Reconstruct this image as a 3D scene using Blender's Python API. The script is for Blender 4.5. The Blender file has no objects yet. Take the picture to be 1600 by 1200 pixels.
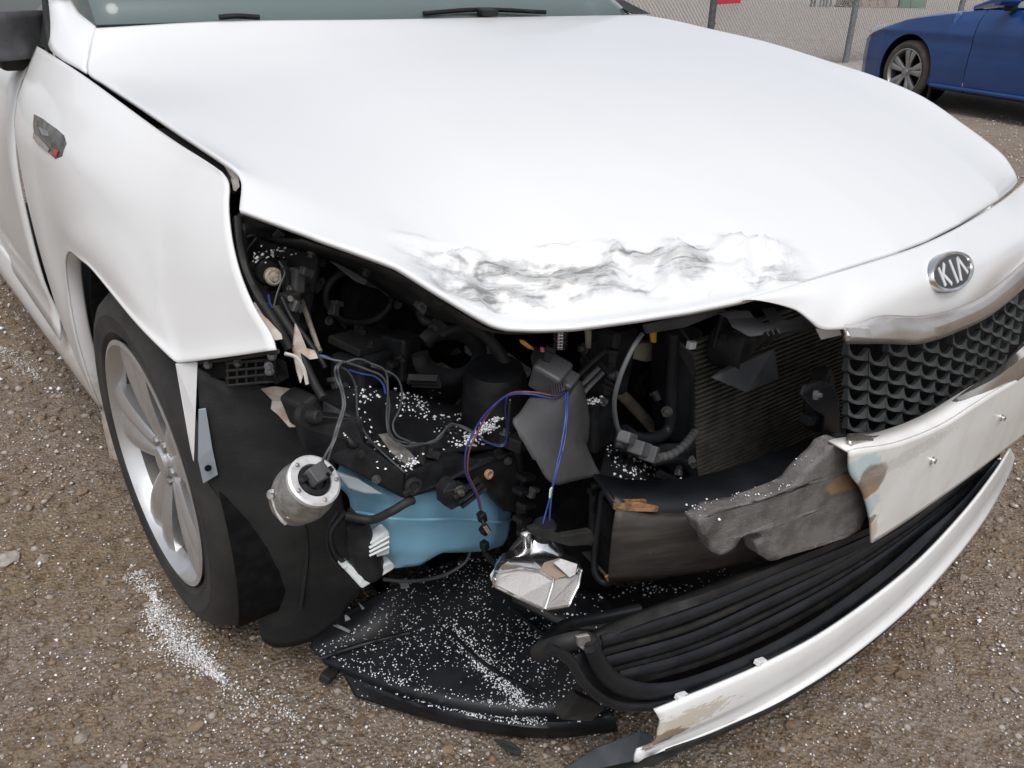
import bpy, bmesh, math, random
import numpy as np
from mathutils import Vector, Matrix, noise as mn
from mathutils.geometry import tessellate_polygon
R = math.radians
random.seed(7); rng = np.random.default_rng(7)
scn = bpy.context.scene
col = scn.collection

# ------------------------------------------------------------------ camera, sky, sun, exposure
CAM = Vector((-1.18, -.47, 1.156)); YAW, PIT, ROL, FPX = .66315, .45979, .0202, 1283.5
FW = Vector((math.sin(YAW)*math.cos(PIT), math.cos(YAW)*math.cos(PIT), -math.sin(PIT)))
_rt = Vector((math.cos(YAW), -math.sin(YAW), 0)); _up = _rt.cross(FW)
RT = _rt*math.cos(ROL) + _up*math.sin(ROL); UP = _up*math.cos(ROL) - _rt*math.sin(ROL)
cd = bpy.data.cameras.new('camera'); cam = bpy.data.objects.new('camera', cd); col.objects.link(cam)
cd.sensor_width = 36; cd.lens = 36*FPX/1600; cd.clip_start = .02; cd.clip_end = 900
mm = Matrix((RT, UP, -FW)).transposed().to_4x4(); mm.translation = CAM; cam.matrix_world = mm
scn.camera = cam
wd = bpy.data.worlds.new('World'); scn.world = wd; wd.use_nodes = True
nt = wd.node_tree; bg = nt.nodes['Background']
sky = nt.nodes.new('ShaderNodeTexSky'); sky.sky_type = 'NISHITA'; sky.sun_disc = False
SUN_EL, SUN_AZ = R(62), R(215)
sky.sun_elevation = SUN_EL; sky.sun_rotation = SUN_AZ; sky.dust_density = 4.0; sky.air_density = 1.0; sky.ozone_density = 1.0
hs = nt.nodes.new('ShaderNodeHueSaturation'); hs.inputs['Saturation'].default_value = .34
nt.links.new(sky.outputs[0], hs.inputs['Color']); nt.links.new(hs.outputs[0], bg.inputs[0]); bg.inputs[1].default_value = .15
sl = bpy.data.lights.new('sun', 'SUN'); sl.energy = 1.1; sl.angle = R(30); sl.specular_factor = .04; sl.color = (1, .985, .96)
so = bpy.data.objects.new('sun', sl); col.objects.link(so)
sdir = Vector((math.sin(SUN_AZ)*math.cos(SUN_EL), math.cos(SUN_AZ)*math.cos(SUN_EL), math.sin(SUN_EL)))
so.rotation_euler = sdir.to_track_quat('Z', 'Y').to_euler(); so.location = (0, 0, 20)
scn.view_settings.view_transform = 'Standard'; scn.view_settings.look = 'None'; scn.view_settings.gamma = 1
scn.view_settings.exposure = .13
scn.cycles.use_denoising = True
scn.cycles.max_bounces = 8

# ------------------------------------------------------------------ helpers
def W(px, py, y=None, x=None, z=None):
    """world point seen at a place of the photograph, at a known depth (one coordinate given in metres)"""
    d = FW + RT*((px-800)/FPX) + UP*((600-py)/FPX)
    t = (x-CAM.x)/d.x if x is not None else (y-CAM.y)/d.y if y is not None else (z-CAM.z)/d.z
    return CAM + d*t
def Y3(p): return W(p[0], p[1], y=p[2])
def Z3(p): return W(p[0], p[1], z=p[2])
def bumper_y(x):
    return .2*x*x + (3*(abs(x)-.75)**2 if abs(x) > .75 else 0)
def WB(px, py, off=0):
    """point on the bumper's plan curve"""
    d = FW + RT*((px-800)/FPX) + UP*((600-py)/FPX)
    lo = .2; best = None; prev = None
    for i in range(400):
        t = lo + i*.008; P = CAM + d*t
        g = P.y - bumper_y(P.x) - off
        if prev is not None and prev < 0 <= g: return P
        if best is None or abs(g) < best[0]: best = (abs(g), P)
        prev = g
    return best[1]
def cr(pts, n):
    """Catmull-Rom resample to n points, even in length"""
    P = [Vector(p) for p in pts]
    if len(P) == 2:
        return [P[0].lerp(P[1], i/(n-1)) for i in range(n)]
    P = [P[0]*2-P[1]] + P + [P[-1]*2-P[-2]]
    fine = []
    for i in range(1, len(P)-2):
        a, b, c, d = P[i-1:i+3]
        for k in range(16):
            t = k/16
            fine.append(.5*((2*b)+(c-a)*t+(2*a-5*b+4*c-d)*t*t+(3*b-a-3*c+d)*t**3))
    fine.append(P[-2])
    L = [0]
    for a, b in zip(fine, fine[1:]): L.append(L[-1]+(b-a).length)
    out = []; j = 0
    for i in range(n):
        s = L[-1]*i/(n-1)
        while j < len(L)-2 and L[j+1] < s: j += 1
        seg = L[j+1]-L[j]
        out.append(fine[j].lerp(fine[j+1], 0 if seg == 0 else min(1, (s-L[j])/seg)))
    return out
def lin(pts, n):
    P = [Vector(p) for p in pts]; L = [0]
    for a, b in zip(P, P[1:]): L.append(L[-1]+(b-a).length)
    out = []; j = 0
    for i in range(n):
        s = L[-1]*i/(n-1)
        while j < len(L)-2 and L[j+1] < s: j += 1
        seg = L[j+1]-L[j]
        out.append(P[j].lerp(P[j+1], 0 if seg == 0 else min(1, (s-L[j])/seg)))
    return out
def tag(o, label=None, cat=None, group=None, kind=None):
    if label: o['label'] = label
    if cat: o['category'] = cat
    if group: o['group'] = group
    if kind: o['kind'] = kind
    return o
def empty(name, loc, label, cat):
    o = bpy.data.objects.new(name, None); col.objects.link(o); o.location = loc; o.empty_display_size = .1
    return tag(o, label, cat)
def link(name, me, parent):
    o = bpy.data.objects.new(name, me); col.objects.link(o)
    if parent is not None:
        o.parent = parent
        inv = Matrix.Identity(4)
        p = parent; loc = Vector()
        while p is not None: loc += p.location; p = p.parent
        o.matrix_parent_inverse = Matrix.Identity(4)
        o.location = -loc
    return o
def mesh(name, V, F, mat, parent=None, smooth=True, bev=0, solid=0, sub=0, ang=None):
    me = bpy.data.meshes.new(name); me.from_pydata([tuple(v) for v in V], [], F); me.update()
    if smooth: me.polygons.foreach_set('use_smooth', [True]*len(me.polygons))
    me.materials.append(mat)
    o = link(name, me, parent)
    if solid:
        m = o.modifiers.new('s', 'SOLIDIFY'); m.thickness = abs(solid); m.offset = -1 if solid > 0 else 1
    if bev:
        m = o.modifiers.new('b', 'BEVEL'); m.width = bev; m.segments = 2; m.limit_method = 'ANGLE'; m.angle_limit = R(40)
    if sub:
        m = o.modifiers.new('u', 'SUBSURF'); m.levels = sub; m.render_levels = sub
    if smooth and ang:
        try: me.set_sharp_from_angle(angle=R(ang))
        except Exception: pass
    return o
def gridmesh(rows):
    n = len(rows[0]); V = [p for r in rows for p in r]; F = []
    for i in range(len(rows)-1):
        for j in range(n-1):
            F.append((i*n+j, i*n+j+1, (i+1)*n+j+1, (i+1)*n+j))
    return V, F
def sheet(name, rows, mat, parent, solid=.003, nu=24, nv=12, f=None, flip=False, curve=cr):
    R1 = [curve(r, nu) for r in rows]
    cols = [curve([r[j] for r in R1], nv) for j in range(nu)]
    rows2 = [[cols[j][i] for j in range(nu)] for i in range(nv)]
    V, F = gridmesh(rows2)
    if f: V = [f(p) for p in V]
    if flip: F = [q[::-1] for q in F]
    return mesh(name, V, F, mat, parent, solid=solid, ang=50)
def coons(L, Rr, T, B):
    """L,Rr: side curves (rear->front); T rear (left->right); B front (left->right)"""
    nv, nu = len(L), len(T); rows = []
    for i in range(nv):
        v = i/(nv-1); row = []
        for j in range(nu):
            u = j/(nu-1)
            p = L[i]*(1-u)+Rr[i]*u + T[j]*(1-v)+B[j]*v - (T[0]*(1-u)*(1-v)+T[-1]*u*(1-v)+B[0]*(1-u)*v+B[-1]*u*v)
            row.append(p)
        rows.append(row)
    return rows
def plate(name, pts, th, mat, parent, bev=.0015, d=(0, 1, 0), smooth=False):
    P = [Vector(p) for p in pts]; n = len(P)
    tri = tessellate_polygon([P]); dv = Vector(d).normalized()*th
    nrm = Vector()
    for a, b in zip(P, P[1:]+P[:1]): nrm += a.cross(b)
    V = P + [p+dv for p in P]
    flip = nrm.dot(dv) > 0
    F = []
    for t in tri:
        a, b, c = t
        tn = (P[b]-P[a]).cross(P[c]-P[a])
        f0 = (a, b, c) if tn.dot(dv) < 0 else (c, b, a)
        F.append(f0); F.append(tuple(i+n for i in f0[::-1]))
    for i in range(n):
        j = (i+1) % n
        q = (i, j, j+n, i+n)
        F.append(q[::-1] if not flip else q)
    o = mesh(name, V, F, mat, parent, smooth=smooth)
    bm = bmesh.new(); bm.from_mesh(o.data); bmesh.ops.recalc_face_normals(bm, faces=bm.faces)
    bmesh.ops.dissolve_limit(bm, angle_limit=R(3), verts=bm.verts, edges=bm.edges); bm.to_mesh(o.data); bm.free()
    if bev:
        m = o.modifiers.new('b', 'BEVEL'); m.width = bev; m.segments = 2; m.limit_method = 'ANGLE'; m.angle_limit = R(40)
    return o
def pplate(name, pts, th, mat, parent, **k): return plate(name, [Y3(p) for p in pts], th, mat, parent, **k)
def tube_vf(P, r, n=8, caps=True, flat=1.0, upv=Vector((0, 0, 1))):
    V = []; F = []; m = len(P); last = None
    for i, p in enumerate(P):
        t = (P[min(i+1, m-1)]-P[max(i-1, 0)]).normalized()
        if last is None:
            a = upv if abs(t.dot(upv)) < .9 else Vector((1, 0, 0))
            s = t.cross(a).normalized()
        else:
            s = (last - t*last.dot(t)).normalized()
        last = s; b = s.cross(t)
        rr = r(i/(m-1)) if callable(r) else r
        for k in range(n):
            th = 2*math.pi*k/n
            V.append(p + s*(rr*math.cos(th)) + b*(rr*flat*math.sin(th)))
    for i in range(m-1):
        for k in range(n):
            F.append((i*n+k, i*n+(k+1) % n, (i+1)*n+(k+1) % n, (i+1)*n+k))
    if caps:
        F.append(tuple(range(n))[::-1]); F.append(tuple((m-1)*n+k for k in range(n)))
    return V, F
def tube(name, pts, r, mat, parent, n=8, res=None, flat=1.0, curve=cr):
    P = curve(pts, res or max(8, len(pts)*6))
    V, F = tube_vf(P, r, n, True, flat)
    return mesh(name, V, F, mat, parent, ang=60)
def ptube(name, pts, r, mat, parent, **k): return tube(name, [Y3(p) for p in pts], r, mat, parent, **k)
def box(name, c, size, mat, parent, rot=(0, 0, 0), bev=.002):
    sx, sy, sz = [s/2 for s in size]
    from mathutils import Euler
    M3 = Euler([R(a) for a in rot]).to_matrix(); c = Vector(c)
    V = [c + M3 @ Vector((x*sx, y*sy, z*sz)) for x in (-1, 1) for y in (-1, 1) for z in (-1, 1)]
    F = [(0, 1, 3, 2), (4, 6, 7, 5), (0, 4, 5, 1), (2, 3, 7, 6), (0, 2, 6, 4), (1, 5, 7, 3)]
    return mesh(name, V, F, mat, parent, smooth=False, bev=bev)
def pbox(name, p, size, mat, parent, **k): return box(name, Y3(p), size, mat, parent, **k)
def lathe(name, org, axis, prof, mat, parent, n=32, close=False, ang=35):
    a = Vector(axis).normalized(); s = a.orthogonal().normalized(); b = a.cross(s); org = Vector(org)
    V = []; F = []; m = len(prof)
    for (r, h) in prof:
        for k in range(n):
            th = 2*math.pi*k/n
            V.append(org + a*h + s*(r*math.cos(th)) + b*(r*math.sin(th)))
    for i in range(m-1):
        for k in range(n):
            F.append((i*n+k, i*n+(k+1) % n, (i+1)*n+(k+1) % n, (i+1)*n+k))
    if prof[0][0] > 1e-6 and not close: F.append(tuple(range(n))[::-1])
    if prof[-1][0] > 1e-6 and not close: F.append(tuple((m-1)*n+k for k in range(n)))
    return mesh(name, V, F, mat, parent, ang=ang)

# ------------------------------------------------------------------ materials
def _n(nt, t, **k):
    nd = nt.nodes.new(t)
    for a, b in k.items(): setattr(nd, a, b)
    return nd
def math_(nt, op, a, b=None, clamp=False):
    nd = _n(nt, 'ShaderNodeMath', operation=op, use_clamp=clamp)
    for i, v in enumerate((a, b)):
        if v is None: continue
        if isinstance(v, (int, float)): nd.inputs[i].default_value = v
        else: nt.links.new(v, nd.inputs[i])
    return nd.outputs[0]
def mixc(nt, fac, a, b):
    nd = _n(nt, 'ShaderNodeMix', data_type='RGBA')
    for s, v in ((nd.inputs[0], fac), (nd.inputs[6], a), (nd.inputs[7], b)):
        if isinstance(v, (int, float)): s.default_value = v
        elif isinstance(v, tuple): s.default_value = (*v[:3], 1)
        else: nt.links.new(v, s)
    return nd.outputs[2]
def tnoise(nt, co, scale, detail=4, rough=.55, stretch=None, dist=0):
    if stretch:
        mp = _n(nt, 'ShaderNodeMapping'); mp.inputs['Scale'].default_value = stretch
        nt.links.new(co, mp.inputs[0]); co = mp.outputs[0]
    t = _n(nt, 'ShaderNodeTexNoise'); t.inputs['Scale'].default_value = scale; t.inputs['Detail'].default_value = detail
    t.inputs['Roughness'].default_value = rough; t.inputs['Distortion'].default_value = dist
    nt.links.new(co, t.inputs['Vector']); return t.outputs[0]
def ramp(nt, v, a, b):
    m = _n(nt, 'ShaderNodeMapRange', interpolation_type='SMOOTHSTEP')
    m.inputs[1].default_value = a; m.inputs[2].default_value = b
    nt.links.new(v, m.inputs[0]); return m.outputs[0]
def mat(name, c, rough=.5, metal=0., c2=None, ns=30, lo=.4, hi=.65, bump=0, bs=200, spec=.5, coat=0, spots=(), dust=None, stretch=None, rough2=None):
    """base colour c, blotches c2; spots: (centre, radii, colour, noise scale, noise weight[, stretch]) marks with a shape of their own"""
    m = bpy.data.materials.new(name); m.use_nodes = True; nt = m.node_tree; bs_ = nt.nodes['Principled BSDF']
    co = _n(nt, 'ShaderNodeTexCoord').outputs['Object']
    colr = tuple(c)
    if c2 is not None:
        f = ramp(nt, tnoise(nt, co, ns, 5, .6, stretch), lo, hi); colr = mixc(nt, f, tuple(c), tuple(c2))
    if dust is not None:     # fine grit: (colour, scale, threshold)
        f = ramp(nt, tnoise(nt, co, dust[1], 3, .7), dust[2], dust[2]+.08); colr = mixc(nt, f, colr, tuple(dust[0]))
    tot = None
    for s in spots:
        (ctr, rad, sc, nsc, nw) = s[:5]
        mp = _n(nt, 'ShaderNodeMapping', vector_type='TEXTURE'); mp.inputs['Location'].default_value = ctr; mp.inputs['Scale'].default_value = rad
        nt.links.new(co, mp.inputs[0])
        ln = _n(nt, 'ShaderNodeVectorMath', operation='LENGTH'); nt.links.new(mp.outputs[0], ln.inputs[0])
        inside = math_(nt, 'SUBTRACT', 1.0, ln.outputs['Value'])
        nz = tnoise(nt, co, nsc, 6, .65, s[5] if len(s) > 5 else None, s[6] if len(s) > 6 else 0)
        nz = math_(nt, 'MULTIPLY', math_(nt, 'SUBTRACT', nz, .5), nw)
        f = ramp(nt, math_(nt, 'ADD', math_(nt, 'MINIMUM', inside, .5), nz), .0, .25)
        f = math_(nt, 'MULTIPLY', f, s[7] if len(s) > 7 else .9)
        colr = mixc(nt, f, colr, tuple(sc))
        tot = f if tot is None else math_(nt, 'MAXIMUM', tot, f)
    if isinstance(colr, tuple): bs_.inputs['Base Color'].default_value = (*colr[:3], 1)
    else: nt.links.new(colr, bs_.inputs['Base Color'])
    bs_.inputs['Metallic'].default_value = metal; bs_.inputs['Roughness'].default_value = rough
    if rough2 is not None:
        mr = _n(nt, 'ShaderNodeMapRange'); mr.inputs[3].default_value = rough; mr.inputs[4].default_value = rough2
        nt.links.new(tnoise(nt, co, ns*1.7, 4), mr.inputs[0]); nt.links.new(mr.outputs[0], bs_.inputs['Roughness'])
    bs_.inputs['Specular IOR Level'].default_value = spec
    bs_.inputs['Coat Weight'].default_value = coat; bs_.inputs['Coat Roughness'].default_value = .08
    if bump:
        b = _n(nt, 'ShaderNodeBump'); b.inputs['Strength'].default_value = bump; b.inputs['Distance'].default_value = .004
        nt.links.new(tnoise(nt, co, bs, 4), b.inputs['Height']); nt.links.new(b.outputs[0], bs_.inputs['Normal'])
    return m
WHITE = (.73, .74, .75)
M = {}
M['paint'] = mat('white_paint', WHITE, .3, coat=.6, c2=(.71, .715, .72), ns=3)
M['side_paint'] = mat('white_paint_road_film', (.725, .73, .735), .34, coat=.5, c2=(.69, .69, .69), ns=4, lo=.3, hi=.8,
    spots=[((-.92, 1.45, .16), (.2, .6, .22), (.45, .40, .33), 25, 1.4, None, 0, .55)])
def hood_mat():
    m = mat('white_hood_paint', WHITE, .3, coat=.6, c2=(.715, .725, .735), ns=2); nt = m.node_tree; b = nt.nodes['Principled BSDF']
    base = b.inputs['Base Color'].links[0].from_socket
    co = _n(nt, 'ShaderNodeTexCoord').outputs['Object']
    mp = _n(nt, 'ShaderNodeMapping', vector_type='TEXTURE'); mp.inputs['Location'].default_value = (-.42, .283, 0); mp.inputs['Rotation'].default_value = (0, 0, R(-29.5)); nt.links.new(co, mp.inputs[0])
    q = mp.outputs[0]; sp = _n(nt, 'ShaderNodeSeparateXYZ'); nt.links.new(q, sp.inputs[0]); u, v = sp.outputs[0], sp.outputs[1]
    wob = math_(nt, 'MULTIPLY', math_(nt, 'SUBTRACT', tnoise(nt, q, 14, 4, .6), .5), .055)
    vv = math_(nt, 'ABSOLUTE', math_(nt, 'ADD', v, wob))
    band = math_(nt, 'MULTIPLY', math_(nt, 'SUBTRACT', 1, ramp(nt, vv, .027, .036)), math_(nt, 'SUBTRACT', 1, ramp(nt, math_(nt, 'ABSOLUTE', u), .20, .30)))
    patch = ramp(nt, tnoise(nt, q, 9, 4, .6, (1, 1.6, 1)), .40, .50)
    streak = ramp(nt, tnoise(nt, q, 40, 5, .7, (.35, 3, 1), .4), .44, .62)
    f1 = math_(nt, 'MULTIPLY', math_(nt, 'MULTIPLY', band, patch), math_(nt, 'ADD', .42, math_(nt, 'MULTIPLY', streak, .58)))
    c = mixc(nt, f1, base, (.21, .215, .21))
    fine = ramp(nt, tnoise(nt, q, 120, 5, .75, (.3, 2.5, 1), .8), .58, .66)
    c = mixc(nt, math_(nt, 'MULTIPLY', math_(nt, 'MULTIPLY', band, patch), math_(nt, 'MULTIPLY', fine, .45)), c, (.12, .12, .12))
    wide = math_(nt, 'MULTIPLY', math_(nt, 'SUBTRACT', 1, ramp(nt, vv, .03, .055)), math_(nt, 'SUBTRACT', 1, ramp(nt, math_(nt, 'ABSOLUTE', u), .24, .31)))
    crk = math_(nt, 'ABSOLUTE', math_(nt, 'SUBTRACT', tnoise(nt, q, 13, 2, .5, (.7, 1.3, 1), .9), .5))
    crk = math_(nt, 'SUBTRACT', 1, ramp(nt, crk, .002, .009))
    c = mixc(nt, math_(nt, 'MULTIPLY', math_(nt, 'MULTIPLY', wide, crk), .14), c, (.16, .155, .15))
    nt.links.new(c, b.inputs['Base Color'])
    mr = _n(nt, 'ShaderNodeMapRange'); mr.inputs[3].default_value = .3; mr.inputs[4].default_value = .6; nt.links.new(f1, mr.inputs[0]); nt.links.new(mr.outputs[0], b.inputs['Roughness'])
    return m
M['hood'] = hood_mat()
M['bar'] = mat('white_bumper_paint', (.76, .755, .74), .4, coat=.3, c2=(.68, .67, .64), ns=9, spots=[
    ((-.185, .02, .545), (.055, .12, .024), (.45, .60, .62), 40, 1.3, None, 0, .8),
    ((-.150, .02, .512), (.040, .12, .035), (.19, .15, .11), 30, .8, None, 0, .9),
    ((-.150, .02, .492), (.040, .12, .012), (.36, .22, .12), 60, .9, None, 0, .8),
    ((-.135, .02, .462), (.036, .12, .022), (.45, .58, .60), 50, 1.2, None, 0, .75),
    ((-.125, .02, .432), (.028, .12, .008), (.15, .14, .12), 50, 1., None, 0, .8),
    ((-.118, .02, .405), (.040, .12, .025), (.50, .42, .30), 60, 1.8, None, 0, .7),
    ((-.05, .02, .525), (.14, .12, .014), (.40, .39, .38), 90, 3.2, (1, 1, 5), 0, .4)])
M['lip'] = mat('white_lip_paint', (.78, .79, .79), .35, coat=.4, c2=(.73, .73, .73), ns=8, spots=[
    ((-.47, .03, .20), (.11, .1, .022), (.45, .36, .24), 60, 2.6, (1, 1, 4), .5, .6),
    ((-.50, .03, .185), (.06, .1, .012), (.22, .16, .10), 60, 1.6, (1, 1, 3), .3, .9)])
M['blk'] = mat('black_plastic', (.008, .0085, .010), .42, c2=(.017, .018, .020), ns=30, rough2=.62, spec=.3, dust=((.07, .07, .07), 500, .68))
M['blk2'] = mat('dull_black_plastic', (.014, .0145, .015), .6, c2=(.028, .0275, .026), ns=22, spec=.3, dust=((.09, .085, .08), 350, .68))
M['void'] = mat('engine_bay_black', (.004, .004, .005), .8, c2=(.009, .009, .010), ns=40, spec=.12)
M['gloss'] = mat('satin_black_moulding', (.007, .008, .010), .3, c2=(.014, .015, .018), ns=14, rough2=.5, spec=.3)
M['grey_rub'] = mat('grey_rubber', (.045, .046, .049), .55, c2=(.07, .07, .072), ns=12)
M['dkgrey'] = mat('charcoal_plastic', (.06, .06, .065), .5, c2=(.09, .09, .095), ns=20)
M['liner'] = mat('arch_liner_felt', (.019, .020, .021), .75, c2=(.030, .031, .031), ns=10, spec=.2, bump=.3, bs=300)
M['tyre'] = mat('tyre_rubber', (.018, .018, .018), .75, c2=(.035, .033, .03), ns=9, bump=.15, bs=150, dust=((.09, .085, .075), 260, .7))
M['alloy'] = mat('silver_alloy', (.60, .605, .62), .32, .75, c2=(.47, .46, .455), ns=14, lo=.45, hi=.8)
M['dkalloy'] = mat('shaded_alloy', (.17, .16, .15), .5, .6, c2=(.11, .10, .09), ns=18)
M['chrome'] = mat('chrome', (.82, .82, .83), .12, 1., c2=(.62, .61, .6), ns=40, rough2=.3)
M['satin'] = mat('satin_chrome_trim', (.62, .585, .55), .27, .85, c2=(.50, .46, .42), ns=10)
M['cast'] = mat('cast_aluminium', (.42, .41, .40), .45, .7, c2=(.27, .26, .25), ns=60, bump=.3, bs=250)
M['ring'] = mat('pale_ring', (.72, .72, .72), .4, .3, c2=(.55, .55, .55), ns=60)
M['blue'] = mat('blue_washer_tank', (.19, .39, .56), .36, c2=(.22, .46, .60), ns=5)
_b = M['blue'].node_tree.nodes['Principled BSDF']; _b.inputs['Subsurface Weight'].default_value = .35; _b.inputs['Subsurface Radius'].default_value = (.01, .03, .05)
M['tankwhite'] = mat('milky_plastic', (.58, .62, .62), .4, c2=(.5, .52, .52), ns=20)
M['foam'] = mat('grey_foam', (.175, .168, .163), .95, c2=(.115, .108, .102), ns=30, bump=.6, bs=420, dust=((.30, .29, .285), 300, .64), spec=.1,
    spots=[((-.16, .05, .50), (.05, .2, .02), (.35, .22, .1), 50, 1.2, None, 0, .7)])
M['steel'] = mat('bare_brown_steel', (.035, .031, .028), .5, .2, c2=(.065, .055, .047), ns=14, stretch=(.6, 1, 5), rough2=.7, dust=((.16, .15, .14), 90, .70))
M['rust'] = mat('rust', (.26, .13, .055), .8, c2=(.10, .055, .03), ns=60, bump=.6, bs=200)
M['beige'] = mat('bent_beige_metal', (.46, .42, .38), .5, c2=(.33, .25, .20), ns=40)
M['cream'] = mat('cream_bracket', (.38, .34, .27), .55, c2=(.28, .24, .18), ns=30)
M['tan'] = mat('tan_pipe', (.30, .27, .22), .5, c2=(.2, .17, .13), ns=30)
M['fin'] = mat('condenser_fins', (.05, .047, .04), .6, .3, c2=(.085, .078, .064), ns=60, stretch=(9, 1, 1))
M['wire'] = mat('grey_wire', (.06, .065, .07), .5)
M['wireblue'] = mat('blue_wire', (.022, .042, .20), .45)
M['wirered'] = mat('red_wire', (.17, .05, .05), .45)
M['orange'] = mat('orange_plastic', (.65, .30, .03), .5)
M['pink'] = mat('pink_plastic', (.55, .10, .16), .5)
M['tagw'] = mat('pale_green_tag', (.55, .66, .55), .6)
M['greyblue'] = mat('grey_blue_metal', (.28, .32, .36), .45, .2)
M['lens'] = mat('frosted_reflector', (.58, .57, .56), .5, .3, bump=.6, bs=700)
M['brownlens'] = mat('brown_film', (.30, .24, .19), .4)
M['snow'] = mat('snow', (.86, .88, .91), .6)
M['emb'] = mat('emblem_black', (.045, .048, .055), .45)
M['embw'] = mat('emblem_letters', (.80, .80, .80), .3, .3)
M['civic'] = mat('blue_car_paint', (.006, .043, .170), .32, coat=.5, c2=(.008, .048, .185), ns=6)
M['glassdark'] = mat('dark_window', (.05, .055, .055), .08, spec=.8)
M['sign'] = mat('red_sign_paint', (.50, .03, .055), .5)
M['galv'] = mat('galvanised_steel', (.22, .24, .25), .5, .5, c2=(.15, .165, .175), ns=25)
M['postg'] = mat('dark_galvanised_post', (.12, .135, .14), .5, .4, c2=(.08, .09, .095), ns=25)
M['tanwall'] = mat('tan_container', (.36, .29, .24), .7, c2=(.3, .24, .2), ns=2)
M['green'] = mat('green_container', (.10, .20, .15), .6, c2=(.13, .24, .18), ns=2)
def glass_mat():
    m = bpy.data.materials.new('windscreen_glass'); m.use_nodes = True; nt = m.node_tree; nt.nodes.remove(nt.nodes['Principled BSDF'])
    tr = _n(nt, 'ShaderNodeBsdfTransparent'); tr.inputs[0].default_value = (.62, .75, .74, 1)
    gl = _n(nt, 'ShaderNodeBsdfGlossy'); gl.inputs[1].default_value = .03
    fr = _n(nt, 'ShaderNodeFresnel'); fr.inputs[0].default_value = 1.5
    df = _n(nt, 'ShaderNodeBsdfDiffuse'); df.inputs[0].default_value = (.26, .33, .335, 1)     # hazy film on the glass, painted in to brighten the dark pane
    m0 = _n(nt, 'ShaderNodeMixShader'); m0.inputs[0].default_value = .5; nt.links.new(tr.outputs[0], m0.inputs[1]); nt.links.new(df.outputs[0], m0.inputs[2])
    mx = _n(nt, 'ShaderNodeMixShader'); nt.links.new(fr.outputs[0], mx.inputs[0]); nt.links.new(m0.outputs[0], mx.inputs[1]); nt.links.new(gl.outputs[0], mx.inputs[2])
    nt.links.new(mx.outputs[0], nt.nodes['Material Output'].inputs[0]); return m
M['glass'] = glass_mat()

# ------------------------------------------------------------------ the yard: ground, gravel, snow
def sm(a, b, x):
    t = min(1, max(0, (x-a)/(b-a))); return t*t*(3-2*t)
def gz(x, y):
    d = math.hypot(x+.3, y-.8)
    return .33*sm(8.0, 26, d)
def ground_mat():
    m = bpy.data.materials.new('gravel_yard'); m.use_nodes = True; nt = m.node_tree; b = nt.nodes['Principled BSDF']
    co = _n(nt, 'ShaderNodeTexCoord').outputs['Object']
    big = ramp(nt, tnoise(nt, co, 1.7, 4, .6), .35, .68)
    c = mixc(nt, big, (.285, .205, .130), (.300, .245, .190))
    mid = ramp(nt, tnoise(nt, co, 34, 6, .7), .40, .66); c = mixc(nt, mid, c, (.150, .103, .065))
    v = _n(nt, 'ShaderNodeTexVoronoi'); v.inputs['Scale'].default_value = 130; nt.links.new(co, v.inputs['Vector'])
    sp = _n(nt, 'ShaderNodeSeparateColor'); nt.links.new(v.outputs['Color'], sp.inputs[0])
    peb = ramp(nt, sp.outputs[0], .55, .75); c = mixc(nt, math_(nt, 'MULTIPLY', peb, .55), c, (.26, .23, .205))
    sn = math_(nt, 'MULTIPLY', ramp(nt, tnoise(nt, co, 190, 3, .7), .60, .68), ramp(nt, tnoise(nt, co, 3.1, 3, .6), .42, .66))
    c = mixc(nt, math_(nt, 'MULTIPLY', sn, .75), c, (.72, .74, .78))
    # snow dusting; far ground painted paler for its look at a grazing angle
    ln = _n(nt, 'ShaderNodeVectorMath', operation='LENGTH'); nt.links.new(co, ln.inputs[0])
    farm = math_(nt, 'MULTIPLY', ramp(nt, math_(nt, 'ADD', ln.outputs['Value'], math_(nt, 'MULTIPLY', tnoise(nt, co, .8, 4), 4)), 6, 15), math_(nt, 'ADD', .25, math_(nt, 'MULTIPLY', ramp(nt, tnoise(nt, co, 9, 6, .75), .40, .60), .5)))
    c = mixc(nt, farm, c, (.46, .44, .43))
    nt.links.new(c, b.inputs['Base Color']); b.inputs['Roughness'].default_value = .92; b.inputs['Specular IOR Level'].default_value = .2
    bp = _n(nt, 'ShaderNodeBump'); bp.inputs['Strength'].default_value = 1.; bp.inputs['Distance'].default_value = .010
    nt.links.new(math_(nt, 'ADD', tnoise(nt, co, 95, 6, .7), math_(nt, 'MULTIPLY', v.outputs['Distance'], .8)), bp.inputs['Height']); nt.links.new(bp.outputs[0], b.inputs['Normal'])
    return m
M['ground'] = ground_mat()
def axis(c0, c1, step, far):
    a = list(np.arange(c0, c1, step)); s = step; x = c1; hi = []
    while x < far: hi.append(x); s *= 1.13; x += s
    s = step; x = c0-step; lo = []
    while x > -far: lo.append(x); s *= 1.13; x -= s
    return lo[::-1]+a+hi
gx = axis(-2.2, 2.2, .022, 400); gy = axis(-1.0, 2.6, .022, 400)
def gnd(x, y):
    f = 1 if abs(x) < 3.5 and -1.5 < y < 5 else .5
    return gz(x, y) + f*(.010*mn.noise(Vector((x*2.3, y*2.3, 1))) + .005*mn.noise(Vector((x*9, y*9, 5))) + .0025*mn.noise(Vector((x*27, y*27, 9)))) - .008
rows = [[Vector((x, y, gnd(x, y))) for x in gx] for y in gy]
V, F = gridmesh(rows)
g = mesh('ground', V, F, M['ground']); tag(g, 'brown gravel yard with thin patches of snow', 'ground', kind='structure')

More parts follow.
